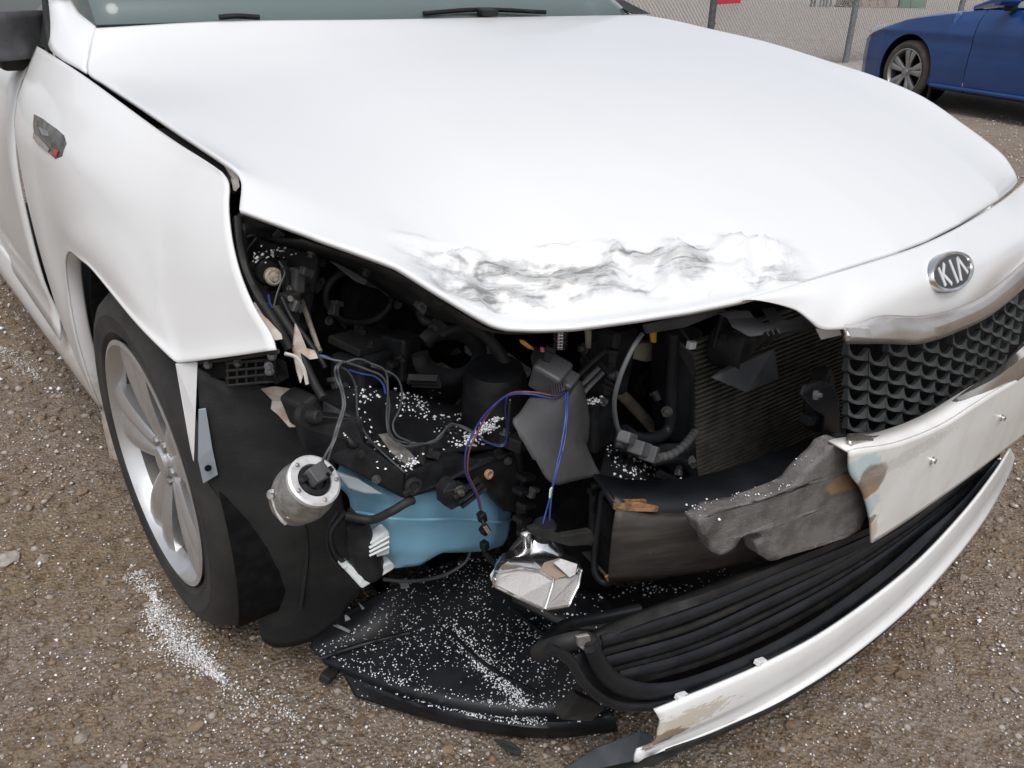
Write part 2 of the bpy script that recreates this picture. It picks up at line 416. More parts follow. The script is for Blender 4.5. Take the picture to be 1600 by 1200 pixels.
ICO = None
def base_shape(kind):
    bm = bmesh.new()
    if kind == 'ico': bmesh.ops.create_icosphere(bm, subdivisions=1, radius=1)
    else:
        vs = [bm.verts.new(v) for v in ((1, 0, 0), (-1, 0, 0), (0, 1, 0), (0, -1, 0), (0, 0, 1), (0, 0, -1))]
        for f in ((0, 2, 4), (2, 1, 4), (1, 3, 4), (3, 0, 4), (2, 0, 5), (1, 2, 5), (3, 1, 5), (0, 3, 5)): bm.faces.new([vs[i] for i in f])
    bm.verts.ensure_lookup_table(); bm.verts.index_update()
    v = np.array([x.co[:] for x in bm.verts]); f = np.array([[x.index for x in q.verts] for q in bm.faces]); bm.free()
    return v, f
def scatter(name, P, rad, mats, parent=None, kind='oct', flat=(.5, .9), jit=.25, smooth=False):
    """one mesh of many small grains at P with radii rad"""
    v, f = base_shape('ico' if kind == 'ico' else 'oct'); n = len(P); k = len(v)
    P = np.asarray(P, float); rad = np.asarray(rad, float)
    if kind == 'stone': pass
    a = rng.uniform(0, 2*np.pi, n); sx = rng.uniform(.7, 1.2, n); sz = rng.uniform(*flat, n)
    vv = v[None]*(1+rng.uniform(-jit, jit, (n, k, 1)))
    x = vv[..., 0]*sx[:, None]; y = vv[..., 1]; z = vv[..., 2]*sz[:, None]
    ca, sa = np.cos(a)[:, None], np.sin(a)[:, None]
    tl = rng.uniform(-.5, .5, n)[:, None]
    X = ca*x-sa*y; Y = sa*x+ca*y; Z = z+tl*X*.6
    out = np.stack([X, Y, Z], -1)*rad[:, None, None]+P[:, None]
    F = (f[None]+(np.arange(n)*k)[:, None, None]).reshape(-1, 3)
    me = bpy.data.meshes.new(name); me.vertices.add(n*k); me.vertices.foreach_set('co', out.reshape(-1))
    nf = len(F); me.loops.add(nf*3); me.loops.foreach_set('vertex_index', F.reshape(-1).astype(np.int32))
    me.polygons.add(nf); me.polygons.foreach_set('loop_start', np.arange(0, nf*3, 3, dtype=np.int32))
    me.update(calc_edges=True)
    for m in mats: me.materials.append(m)
    if len(mats) > 1:
        mi = np.repeat(rng.choice(len(mats), n), len(f)).astype(np.int32); me.polygons.foreach_set('material_index', mi)
    if smooth: me.polygons.foreach_set('use_smooth', [True]*nf)
    me.validate(); o = link(name, me, parent); o['kind'] = 'stuff'; return o
def around(n, rmin, rmax, half):
    r = rmin*(rmax/rmin)**rng.uniform(0, 1, n); a = YAW+rng.uniform(-half, half, n)
    return np.stack([CAM.x+r*np.sin(a), CAM.y+r*np.cos(a)], 1), r
stone_m = [mat('stone_%d' % i, c, .9, c2=c2, ns=60) for i, (c, c2) in enumerate((((.23, .165, .11), (.16, .115, .08)), ((.29, .24, .20), (.21, .18, .15)), ((.165, .112, .072), (.11, .08, .055)), ((.37, .335, .30), (.27, .24, .215)), ((.25, .19, .14), (.17, .13, .10)))) ]
xy, rr = around(60000, .35, 8, R(62))
zz = np.array([gnd(a, b) for a, b in xy])
rad = rng.lognormal(math.log(.0030), .55, len(xy)).clip(.0012, .010)*np.clip(rr/1.6, .8, 2.2)
gr = scatter('gravel', np.column_stack([xy, zz+rad*.15]), rad, stone_m, kind='ico', flat=(.4, .8), jit=.34); tag(gr, 'loose brown and grey gravel covering the yard', 'gravel')
# snow specks lie thicker in some places than in others
xy, rr = around(170000, .35, 10, R(62))
den = np.array([mn.noise(Vector((a*1.9, b*1.9, 3)))*.5+.5 + .35*mn.noise(Vector((a*6, b*6, 8))) for a, b in xy])
keep = rng.uniform(0, 1, len(xy)) < np.clip((den-.16)*1.15, .16, 1)
xy, rr = xy[keep], rr[keep]
zz = np.array([gnd(a, b) for a, b in xy]); rad = rng.lognormal(math.log(.0015), .50, len(xy)).clip(.0006, .005)*np.clip(rr/1.6, .8, 2.6)
P = [np.column_stack([xy, zz+rad*.9+.001])]; RD = [rad]
# the swept streak of snow beside the front wheel
for (pts, n, wd_) in (([(238, 925), (250, 965), (285, 1005), (318, 1030), (345, 1058)], 2900, .042), ([(205, 880), (240, 930)], 500, .03), ([(0, 540), (30, 565), (60, 590)], 500, .06), ([(345, 1058), (380, 1085), (470, 1120)], 300, .05)):
    C = cr([Z3((a, b, 0)) for a, b in pts], 60)
    t = rng.uniform(0, 1, n); idx = (t*59).astype(int)
    q = np.array([C[i][:2] for i in idx]) + rng.normal(0, 1, (n, 2))*wd_*.45*np.sin(np.pi*np.clip(t, .06, .94))[:, None]
    rd = rng.uniform(.0012, .0032, n)
    z = np.array([gnd(a, b) for a, b in q])
    P.append(np.column_stack([q, z+rng.uniform(0, .005, n)])); RD.append(rd*rng.uniform(.6, 1.1, n))
sg = scatter('snow_specks', np.concatenate(P), np.concatenate(RD), [M['snow'], mat('damp_snow', (.62, .59, .57), .7), mat('pale_grit', (.50, .45, .41), .8)]); tag(sg, 'dry white snow specks sprinkled over the gravel', 'snow')
# larger loose stones one can pick out
def stone(px, py, s, mi, label, seed):
    c = W(px, py, z=0); c.z = gnd(c.x, c.y)
    bm = bmesh.new(); bmesh.ops.create_icosphere(bm, subdivisions=2, radius=1)
    for v in bm.verts:
        k = 1+.45*mn.noise(v.co*1.3+Vector((seed, 0, 0)))
        v.co = Vector((v.co.x*k*1.2, v.co.y*k*.9, v.co.z*k*.6))*s + c + Vector((0, 0, s*.25))
    me = bpy.data.meshes.new('stone'); bm.to_mesh(me); bm.free(); me.materials.append(stone_m[mi])
    o = link('stone', me, None); tag(o, label, 'stone', 'loose stones on the gravel')
stone(8, 872, .022, 3, 'pale flat stone lying alone on the gravel', 1)
for i, (a, b, s) in enumerate(((210, 683, .012), (207, 442, .012), (212, 885, .011), (128, 765, .012), (65, 870, .013), (190, 985, .011), (305, 1130, .012), (125, 1150, .012), (1410, 1050, .014), (1372, 1058, .010), (1470, 1010, .010), (1235, 1130, .011), (700, 1165, .010), (1505, 900, .011), (565, 1120, .009))):
    stone(a, b, s, i % 3, 'small rounded brown stone lying on the gravel', 10+i*3.1)

# ------------------------------------------------------------------ the wrecked car
car = empty('wrecked_car', (0, 0, 0), 'white sedan with its front corner torn open and its hood crumpled', 'car')
# --- hood
hl = cr([Y3(p) for p in ((148, 44, 1.43), (140, 80, 1.39), (136, 112, 1.34), (160, 129, 1.25), (215, 163, 1.05), (275, 203, .88), (340, 244, .72), (366, 262, .665), (377, 285, .63), (374, 327, .58))], 100)
hf = lin([Y3(p) for p in ((374, 327, .58), (500, 372, .47), (620, 415, .40), (740, 490, .33), (770, 508, .315), (790, 514, .305), (840, 515, .28), (900, 512, .25), (1000, 497, .2), (1080, 485, .172), (1160, 469, .15), (1230, 449, .132), (1300, 427, .125), (1400, 396, .12), (1450, 377, .13), (1500, 351, .15), (1560, 314, .21), (1580, 298, .26), (1588, 289, .285))], 180)
hr = cr([W(a, b, x=c) for a, b, c in ((1004, 23, .745), (1050, 31, .745), (1110, 45, .75), (1200, 66, .76), (1300, 97, .77), (1370, 120, .78), (1440, 150, .79), (1500, 190, .80), (1560, 235, .81), (1582, 262, .808), (1590, 280, .80), (1588, 289, .79))], 100)
hf[-1] = hr[-1]; hf[0] = hl[-1]
ht = cr([hl[0], Y3((350, 33, 1.395)), Y3((600, 30, 1.375)), W(820, 26, y=1.385), hr[0]], 180)
hl = cr(hl, 150); hr = cr(hr, 150); ht = cr(ht, 260); hf = lin(hf, 260)
rows = coons(hl, hr, ht, hf)
G = np.array([[p[:] for p in r] for r in rows]); nv, nu = G.shape[:2]
Zc = G[..., 2].copy()
for it in range(900):      # even out the kinks that the corners send into the panel
    Zc[1:-1, 1:-1] = .25*(Zc[2:, 1:-1]+Zc[:-2, 1:-1]+Zc[1:-1, 2:]+Zc[1:-1, :-2])
uu = np.linspace(0, 1, nu)[None]; vv_ = np.linspace(0, 1, nv)[:, None]
crown = .016*np.sin(np.pi*uu)**.8*np.sin(np.pi*np.clip(vv_, 0, 1))**.7
G[..., 2] = Zc+crown
def pl_dist(x, y):      # along / across the fold that runs behind the hood's front edge
    dx, dy = x+.42, y-.285; c_, s_ = math.cos(R(-29.5)), math.sin(R(-29.5))
    return dx*c_+dy*s_, -dx*s_+dy*c_
for i in range(nv):
    for j in range(nu):
        x, y, z = G[i, j]; v = i/(nv-1)
        if v < .6: continue
        u_, w_ = pl_dist(x, y); k = (1-sm(.22, .31, abs(u_)))*(1-sm(.975, 1, v))
        if k <= 0: continue
        w2 = w_+.016*mn.noise(Vector((u_*9, 3, 0)))
        kk = k*(1-sm(.03, .05, abs(w2)))
        step = -.009*k*(1-sm(-.010, .004, w2-.018))          # sheet drops behind a sharp fold
        q = Vector((u_*16, w_*26, 4)); d_, _ = mn.voronoi(q); cellv = mn.noise(Vector((round(d_[0]*3), 1, 2)))
        rid = 1-2*abs(mn.noise(Vector((u_*11, w_*24, 7)))); rid2 = 1-2*abs(mn.noise(Vector((u_*27, w_*40, 17))))
        dz = step*1.3+kk*(.017*rid*abs(rid)+.006*rid2+.016*(d_[1]-d_[0])-.009)
        G[i, j, 2] += dz; G[i, j, 1] += .006*kk*rid2
rows = [[Vector(G[i, j]) for j in range(nu)] for i in range(nv)]
V, F = gridmesh(rows); hood = mesh('hood', V, [f[::-1] for f in F], M['hood'], car, solid=.007)
# folded hem under the front of the hood
sheet('hood_inner_panel', [[Y3(p) + Vector((0, .012, -.004)) for p in ((480, 372, .49), (620, 420, .42), (740, 494, .345), (790, 517, .32), (900, 514, .265), (1000, 499, .215), (1150, 474, .165))],
                           [Y3(p) + Vector((0, .16, -.03)) for p in ((480, 380, .49), (620, 425, .42), (740, 500, .345), (790, 520, .32), (900, 520, .265), (1000, 510, .215), (1150, 490, .165))]], M['blk2'], hood, .004, 40, 4)
# --- A-pillar foot, windscreen, cowl, wipers
sheet('a_pillar', [[Y3((112, 0, 1.60)), Y3((122, 18, 1.53)), Y3((138, 32, 1.47)), Y3((149, 41, 1.44))], [Y3((92, 0, 1.58)), Y3((98, 30, 1.52)), Y3((112, 60, 1.45)), Y3((139, 80, 1.395))], [Y3((71, 0, 1.62)), Y3((74, 40, 1.56)), Y3((80, 80, 1.48)), Y3((135, 115, 1.345))]], M['paint'], car, .004, 14, 10, flip=True)
ws = [Y3((114, -6, 1.62)), Y3((126, 14, 1.55)), Y3((151, 37, 1.455))]
dash = bpy.data.materials  # (kept for readability)
wsb = cr([Y3((150, 38, 1.455)), Y3((350, 33, 1.42)), Y3((600, 30, 1.40)), Y3((820, 27, 1.41)), W(985, 23, x=.735)], 30)
wst = [Vector((p.x*.86, p.y+.78-.0*abs(p.x), p.z+.40)) for p in wsb]
V, F = gridmesh([[a.lerp(b, t)+Vector((0, 0, .03*math.sin(math.pi*t))) for a, b in zip(wsb, wst)] for t in [i/8 for i in range(9)]])
wsh = mesh('windscreen', V, F, M['glass'], car, solid=.004)
frit = mat('windscreen_frit', (.13, .13, .145), .25, c2=(.16, .16, .17), ns=200)
V, F = gridmesh([[a.lerp(b, t)+Vector((0, .004, .03*math.sin(math.pi*t)-.008)) for a, b in zip(wsb, wst)] for t in (0, .05, .085)])
mesh('windscreen_border', V, F, frit, wsh, solid=.001)
dashm = mat('dashboard_grey', (.16, .175, .175), .6, c2=(.20, .22, .215), ns=8)
V, F = gridmesh([[p+Vector((0, .03+.45*t, -.03+.02*math.sin(3*t))) for p in wsb] for t in (0, .3, .6, 1)])
mesh('dashboard', V, F, dashm, car, solid=.02)
V, F = gridmesh([[p+Vector((0, .48, -.03-.4*t)) for p in wsb] for t in (0, 1)])
mesh('dashboard_face', V, F, M['blk2'], car, solid=.02)
seatm = mat('seat_cloth', (.30, .33, .32), .9, c2=(.36, .40, .39), ns=12)
for sx in (-.36, .36):
    sheet('front_seat', [[Vector((sx-.24, 2.55+.1, .6)), Vector((sx, 2.5+.1, .62)), Vector((sx+.24, 2.55+.1, .6))], [Vector((sx-.24, 2.7, 1.0)), Vector((sx, 2.66, 1.0)), Vector((sx+.24, 2.7, 1.0))], [Vector((sx-.13, 2.82, 1.28)), Vector((sx, 2.78, 1.3)), Vector((sx+.13, 2.82, 1.28))]], seatm, car, .08, 10, 10)
roof = [[Vector((x*.86, 2.2+.3*t, 1.455+.03*math.sin(t*3)-.05*abs(x)**2)) for x in (-.75, -.4, 0, .4, .75)] for t in (0, 1, 2, 4)]
sheet('roof', roof, M['paint'], car, .02, 12, 10)
cowl = [[p+Vector((0, -.03, -.012)) for p in wsb], [p+Vector((0, .012, -.006)) for p in wsb]]
V, F = gridmesh(cowl); mesh('cowl_panel', V, F, M['blk2'], car, solid=.01)
for (a, b, c) in (((662, 21, 1.40), (750, 15, 1.41), (852, 19, 1.405)), ((343, 27, 1.40), (370, 25, 1.40), (405, 27, 1.40))):
    wp = ptube('wiper', [a, b, c], .006, M['blk'], car, n=6)
pbox('wiper_pivot', (762, 19, 1.39), (.05, .03, .016), M['blk'], car, rot=(10, 0, 0), bev=.004)
pplate('windscreen_corner_trim', [(958, 0, 1.55), (975, 14, 1.46), (990, 22, 1.42), (1018, 22, 1.41), (990, 8, 1.5), (975, 0, 1.55)], .01, M['blk2'], car)
# --- front fender with flared arch
WC = Vector((-.905, .962, .332))
ft = cr([Y3(p) for p in ((60, 73, 1.60), (80, 85, 1.5), (133, 120, 1.3), (215, 180, 1.05), (270, 219, .9), (326, 254, .745), (348, 269, .69))], 70)
ff = cr([Y3(p) for p in ((348, 269, .69), (357, 280, .67), (361, 295, .65), (361, 330, .62), (366, 380, .58), (378, 430, .54), (399, 480, .5), (425, 522, .46), (433, 547, .44))], 60)
fb = cr([Y3(p) for p in ((160, 640, 1.38), (140, 590, 1.36), (120, 520, 1.34), (108, 450, 1.32), (105, 408, 1.28), (112, 393, 1.2), (128, 405, 1.1), (150, 425, 1.0), (215, 505, .78), (275, 566, .645), (283, 567, .635), (350, 559, .54), (433, 547, .44))], 70)
fl = cr([ft[0], Vector((-.870, 1.6, .955)), Vector((-.900, 1.6, .89)), Vector((-.922, 1.585, .77)), Vector((-.928, 1.56, .60)), Vector((-.922, 1.52, .42)), Vector((-.910, 1.44, .30)), fb[0]], 60)
ft[-1] = ff[0]; fb[-1] = ff[-1]
rows = coons(fl, ff, ft, fb)
def flare(p):
    d = math.hypot(p.y-WC.y, p.z-WC.z)
    k = (1-sm(.40, .47, d))*(1-sm(.60, .80, -(p.y-1.3)+.0 if False else (1.0-p.y)))
    bul = .016*math.exp(-((p.z-.86)/.05)**2)*sm(.5, .8, p.y)
    return Vector((p.x-.006*k-.35*bul, p.y, p.z))
for i, r in enumerate(rows):
    e = math.sin(math.pi*i/(len(rows)-1))**.5
    for j, p in enumerate(r):
        q = flare(p); rows[i][j] = p.lerp(q, e)
V, F = gridmesh(rows); fen = mesh('front_fender', V, F, M['side_paint'], car, solid=.003)
arch = fb[:int(70*.80)]
V, F = gridmesh([[p for p in arch], [p+Vector((.022, 0, 0))+(WC-p)*Vector((0, .02, .02)).x for p in arch], [p+Vector((.026, .0, 0)) for p in arch]])
mesh('arch_flange', V, F, M['side_paint'], fen, solid=.002)
# badge on the fender
from mathutils.bvhtree import BVHTree
fbv = BVHTree.FromPolygons([v.co[:] for v in fen.data.vertices], [tuple(p.vertices) for p in fen.data.polygons])
def onfen(px, py, lift):
    d = FW+RT*((px-800)/FPX)+UP*((600-py)/FPX); h = fbv.ray_cast(CAM, d.normalized())
    if h[0] is None: return W(px, py, y=1.52)+Vector((-lift, 0, 0))
    n = h[1] if h[1].dot(d) < 0 else -h[1]
    return h[0]+n*lift
bol = [(55, 178), (70, 186), (92, 202), (104, 213), (108, 226), (101, 246), (90, 250), (70, 232), (56, 214), (54, 195)]
def ring_(k): return [onfen(80+(a-80)*k, 215+(b-215)*k, .005 if k < .95 else .002) for a, b in bol]
V = []; F = []; nb = len(bol)
for k in (1., .92, .6, .3): V += ring_(k)
V.append(onfen(80, 215, .005))
for i in range(3):
    for q in range(nb): F.append((i*nb+q, i*nb+(q+1) % nb, (i+1)*nb+(q+1) % nb, (i+1)*nb+q))
for q in range(nb): F.append((3*nb+q, 3*nb+(q+1) % nb, 4*nb))
bad = mesh('fender_badge', V, F, mat('smoked_badge', (.10, .097, .093), .2, .6, c2=(.2, .19, .18), ns=50), fen, ang=30)
plate('badge_chrome_mark', [onfen(a, b, .0068) for a, b in ((66, 200), (78, 206), (80, 214), (72, 212))], .002, M['chrome'], bad, d=(1, .2, 0), bev=0)
plate('badge_red_mark', [onfen(a, b, .0068) for a, b in ((90, 235), (97, 238), (94, 245), (88, 241))], .003, M['sign'], bad, d=(1, .2, 0), bev=0)
plate('badge_chrome_mark', [onfen(a, b, .0068) for a, b in ((58, 208), (70, 219), (84, 234), (80, 238), (66, 227), (57, 216))], .003, M['chrome'], bad, d=(1, .2, 0), bev=0)
# inner edge seen through the gap between hood and fender
sheet('gap_rail', [[p+Vector((.004, 0, -.030)) for p in ft], [p+Vector((.05, 0, -.030)) for p in ft]], M['void'], car, .004, 40, 3)
sheet('inner_fender_rail', [[Y3(p)+Vector((.012, .004, -.022)) for p in ((225, 182, 1.02), (250, 198, .95), (300, 232, .82), (345, 262, .70))], [Y3(p)+Vector((.04, .004, -.020)) for p in ((225, 182, 1.02), (250, 198, .95), (300, 232, .82), (345, 262, .70))]], M['dkgrey'], car, .004, 14, 3)
pplate('hood_bump_stop', [(352, 258, .69), (372, 272, .665), (375, 292, .65), (368, 300, .655), (364, 280, .675)], .01, M['beige'], car)
# --- door, sill, mirror, side glass
def side(y0, y1, prof, n=10):
    return [[Vector((x, y0+(y1-y0)*t, z)) for (x, z) in prof] for t in [i/n for i in range(n+1)]]
dprof = [(-.815, 1.003), (-.870, .955), (-.902, .89), (-.925, .77), (-.931, .62), (-.928, .50), (-.915, .42), (-.925, .36)]
door = sheet('front_door', side(1.606, 2.72, dprof), M['side_paint'], car, .004, 24, 12)
sill = [[Y3(p) for p in ((166, 652, 1.395), (103, 568, 1.70), (0, 427, 2.5), (-60, 340, 3.4))], [Y3(p)+Vector((-.004, 0, .05)) for p in ((163, 648, 1.392), (103, 568, 1.70), (0, 427, 2.5), (-60, 340, 3.4))], [Y3(p)+Vector((.012, 0, .11)) for p in ((160, 646, 1.39), (103, 568, 1.70), (0, 427, 2.5), (-60, 340, 3.4))]]
sheet('sill', sill, M['side_paint'], car, .003, 26, 8, flip=True)
sheet('sill_inner', [[p+Vector((.02, 0, .0)) for p in sill[0]], [p+Vector((.5, 0, .05)) for p in sill[0]]], M['void'], car, .004, 12, 3)
plate('side_window', [Y3((76, 78, 1.53)), Y3((70, 0, 1.66)), Y3((45, -60, 1.9)), Y3((-60, -60, 2.6)), Y3((-60, 40, 2.6)), Y3((25, 52, 1.9)), Y3((60, 72, 1.62))], .004, M['glassdark'], car, d=(1, 0, 0))
tube('window_seal', [Y3((79, 80, 1.50)), Y3((74, 40, 1.55)), Y3((70, 0, 1.61)), Y3((68, -30, 1.68))], .006, M['blk2'], car, n=6)
mir = sheet('door_mirror', [[Vector((-.93, 1.62, .985+dz)) + Vector((dx, dy, 0)) for dx, dy in ((.10, .06), (.0, -.02), (-.10, .0), (-.13, .08))] for dz in (0, .04, .09)], M['dkgrey'], car, .04, 12, 8)
box('mirror_foot', (-.86, 1.66, .985), (.10, .08, .05), M['blk2'], car, bev=.01)
# --- front wheel
def wheel_parts(par, c, ax, R0, Rr, w, prefix, mt, ma, nsp=5, twin=.17, rot=0.3):
    """c: centre of the outer face; ax: outward axis"""
    a = Vector(ax); hw = w
    tp = [(Rr-.006, -.012), (Rr+.004, -.002), (Rr+.012, .003), (Rr+.016, .006), (Rr+.020, .0045), (Rr+.034, .008), (R0-.046, .009), (R0-.044, .0075), (R0-.030, .005), (R0-.028, .0035), (R0-.022, .001), (R0-.008, -.016), (R0-.002, -.03)]
    for k in range(4):
        x = -.045-k*(w-.075)/3.6
        tp += [(R0, x+.012), (R0, x), (R0-.008, x-.002), (R0-.008, x-.009), (R0, x-.011)]
    tp += [(R0-.01, -w+.016), (R0-.05, -w), (Rr+.01, -w+.01), (Rr-.006, -w+.02)]
    wh = lathe('wheel', c, a, [(Rr-.004, -.004), (Rr+.001, .004), (Rr-.008, .006), (Rr-.016, -.006), (Rr-.024, -.028)], ma, par, 64, close=True)
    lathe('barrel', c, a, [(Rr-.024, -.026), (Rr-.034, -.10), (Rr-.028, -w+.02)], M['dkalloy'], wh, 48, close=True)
    lathe('tyre', c, a, tp, mt, wh, 72, close=True)
    lathe('brake_disc', c, a, [(.03, -.09), (Rr*.66, -.09), (Rr*.66, -.105), (.03, -.105)], M['cast'], wh, 32)
    lathe('hub', c, a, [(.0, -.012), (.026, -.012), (.030, -.016), (.030, -.024), (.062, -.028), (.066, -.05), (.03, -.07)], ma, wh, 32)
    s = Vector((0, 0, 1)).cross(a).normalized() if abs(a.z) < .9 else Vector((1, 0, 0)); u = a.cross(s)
    def pol(r, th, h): return Vector(c)+s*(r*math.cos(th))+u*(r*math.sin(th))+a*h
    for k in range(nsp):
        for sg in (-1, 1):
            th0 = rot+2*math.pi*k/nsp; V = []; F = []
            N = 8
            for i in range(N+1):
                t = i/N; r = .045+(Rr-.014-.045)*t
                off = sg*(.22*(1-t)+twin*t)*(.9)
                half = (.014+.021*t)/max(r, .05)
                hh = -.026+.022*math.sin(t*math.pi*.55)-.006*t
                cth = th0+off*(1-t*.1)
                V += [pol(r, cth-half, hh-.002), pol(r, cth-half*.4, hh+.005), pol(r, cth+half*.4, hh+.005), pol(r, cth+half, hh-.002), pol(r, cth+half*.8, hh-.03), pol(r, cth-half*.8, hh-.03)]
            for i in range(N):
                for q in range(6): F.append((i*6+q, i*6+(q+1) % 6, (i+1)*6+(q+1) % 6, (i+1)*6+q))
            F.append(tuple(range(6))[::-1]); F.append(tuple(N*6+q for q in range(6)))
            mesh('spoke', V, F, ma, wh, ang=35)
    for k in range(5):
        th = rot+.6+2*math.pi*k/5
        lathe('wheel_nut', pol(.042, th, -.03), a, [(.009, 0), (.009, .012), (.006, .014)], M['cast'], wh, 6)
    return wh
wheel_parts(car, WC, (-1, -.03, 0), .332, .238, .215, 'w', M['tyre'], M['alloy'], 5, .20, .55)
# wheel well
V = []; N = 28
for i in range(N+1):
    th = R(-25)+R(230)*i/N
    for x in (-.895, -.80, -.60): V.append(Vector((x, WC.y+.385*math.cos(th), WC.z+.02+.375*math.sin(th))))
F = [(i*3+j, i*3+j+1, (i+1)*3+j+1, (i+1)*3+j) for i in range(N) for j in range(2)]
mesh('wheel_well', V, F, M['void'], car, solid=.004)
box('wheel_well_wall', (-.60, 1.02, .42), (.01, .72, .7), M['void'], car, bev=0)
lathe('suspension_strut', (-.66, .97, .35), (.15, 0, 1), [(.035, 0), (.035, .2), (.06, .22), (.06, .4)], M['blk2'], car, 16)
pplate('mud_flap', [(152, 560, 1.36), (166, 640, 1.36), (172, 668, 1.37), (185, 720, 1.38), (172, 715, 1.40), (160, 660, 1.42)], .004, M['beige'], car)
# ------------------------------------------------------------------ nose: fascia, emblem, grille, bumper
ut = cr([Y3(p) for p in ((1158, 472, .147), (1230, 452, .130), (1300, 430, .121), (1400, 399, .116), (1450, 380, .125), (1500, 354.5, .145), (1560, 318, .203), (1590, 294, .27), (1606, 278, .31))], 90)
ub = cr([Y3(p) for p in ((1160, 474, .142), (1180, 470, .137), (1200, 472, .13), (1240, 484, .112), (1262, 500, .098), (1283, 515, .086), (1330, 513, .068), (1400, 499, .060), (1445, 500, .062), (1500, 482, .066), (1550, 452, .080), (1606, 402, .105))], 90)
ul = cr([ut[0], ut[0].lerp(ub[0], .5), ub[0]], 24); ur = cr([ut[-1], ut[-1].lerp(ub[-1], .5)+Vector((.0, -.03, .01)), ub[-1]], 24)
frows = coons(ul, ur, ut, ub)
for i, r in enumerate(frows):
    for j, p in enumerate(r):
        e = math.sin(math.pi*i/23)*math.sin(math.pi*min(1, j/30)*.5)
        r[j] = p+Vector((0, -.010, .006))*e
V, F = gridmesh(frows); fascia = mesh('upper_fascia', V, F, M['paint'], car, solid=.004)
for vv in fascia.data.polygons: pass
def proj(P):
    d = P-CAM; z = d.dot(FW); return 800+FPX*d.dot(RT)/z, 600-FPX*d.dot(UP)/z
def nearest(rows, px, py):
    best = None
    for i in range(1, len(rows)-1):
        for j in range(1, len(rows[0])-1):
            a, b = proj(rows[i][j]); d = (a-px)**2+(b-py)**2
            if best is None or d < best[0]: best = (d, i, j)
    _, i, j = best
    a0, a1, b0, b1 = max(0, i-6), min(len(rows)-1, i+6), max(0, j-7), min(len(rows[0])-1, j+7)
    tu = (rows[i][b1]-rows[i][b0]).normalized(); tv = (rows[a1][j]-rows[a0][j]).normalized()
    n = tu.cross(tv).normalized()
    if n.dot(CAM-rows[i][j]) < 0: n = -n
    return rows[i][j], tu, n
ec, eu, en = nearest(frows, 1480, 426); ec = ec+en*.0035; eu = Vector((1, 0, 0)); eu = (eu-en*eu.dot(en)).normalized(); ev = en.cross(eu)
if ev.z < 0: ev = -ev
EA, EB = .080, .031
def ell(name, prof, m, par, n=48):
    V = []; F = []
    for (k, h) in prof:
        for q in range(n):
            th = 2*math.pi*q/n; V.append(ec+eu*(EA*k*math.cos(th))+ev*((EB-EA*(1-k)*.75)*math.sin(th))+en*h)
    for i in range(len(prof)-1):
        for q in range(n): F.append((i*n+q, i*n+(q+1) % n, (i+1)*n+(q+1) % n, (i+1)*n+q))
    F.append(tuple((len(prof)-1)*n+q for q in range(n)))
    return mesh(name, V, F, m, par, ang=40)
emb = ell('emblem', [(1, -.009), (1, .002), (.96, .006), (.90, .005), (.88, .002)], M['chrome'], fascia)
ell('emblem_field', [(.90, .0025), (.85, .0035)], M['emb'], emb)
def stroke(name, pts, w):
    P = [ec+eu*(a*1.1)+ev*(b*.80)+en*.0036 for a, b in pts]
    d = (P[-1]-P[0]).normalized(); s = d.cross(en)*w/2
    plate(name, [P[0]-s, P[0]+s, P[-1]+s, P[-1]-s], .0014, M['embw'], emb, d=en, bev=0)
for st_, w_ in ((((-.044, .016), (-.037, -.020)), .0068), (((-.0375, -.003), (-.023, .0205)), .0056), (((-.0345, .001), (-.0165, -.0215)), .0064), (((-.0035, .023), (.0045, -.0235)), .0068), (((.0165, -.0225), (.0240, .0215)), .0058), (((.0240, .0215), (.0455, -.0130)), .0064)):
    stroke('emblem_letter', st_, w_)
# small dark sensor plug
sc_, _, sn_ = nearest(frows, 1383, 472)
lathe('fascia_plug', sc_, sn_, [(.008, 0), (.0085, .002), (.006, .003)], M['blk'], fascia, 16)
# torn flap hanging under the fascia
pplate('torn_flap', [(1276, 514, .092), (1312, 512, .078), (1316, 524, .08), (1284, 531, .095)], .003, M['paint'], fascia)
# grille
GO = .055
gt = [(1318, 531, GO), (1380, 531, GO), (1440, 531, GO), (1500, 511, GO), (1548, 486, GO), (1606, 438, GO)]
gb = [(1322, 684, GO), (1400, 676, GO), (1440, 660, GO), (1500, 618, GO), (1560, 582, GO), (1606, 534, GO)]
GY = .060
gpoly = [(lambda p: (p.x, p.z))(Y3((a, b+12, GY))) for a, b, c in gt] + [(lambda p: (p.x, p.z))(Y3((a, b-2, GY))) for a, b, c in gb[::-1]]
def inside(x, z, poly):
    c = False; n = len(poly)
    for i in range(n):
        x1, z1 = poly[i]; x2, z2 = poly[i-1]
        if (z1 > z) != (z2 > z) and x < (x2-x1)*(z-z1)/(z2-z1)+x1: c = not c
    return c
grille = sheet('grille', [[Y3((a, b, .052)) for a, b, c in ((1318, 514, 0), (1345, 510, 0))+tuple((a, b-(34 if a < 1450 else 27), 0) for a, b, c in gt[1:])], [Y3((a, b-9, .028)) for a, b, c in gt], [Y3((a, b, .045)) for a, b, c in gt]], M['satin'], car, .006, 60, 10)
grille['label'] = 'upper satin chrome rim of the grille'
sheet('grille_rim', [[Y3((a, b, .045)) for a, b, c in gb], [Y3((a, b+9, .022)) for a, b, c in gb], [Y3(p) for p in ((1324, 700, .026), (1400, 692, .022), (1450, 678, .022), (1500, 645, .024), (1560, 610, .030), (1606, 578, .036))]], M['satin'], grille, .006, 60, 10)
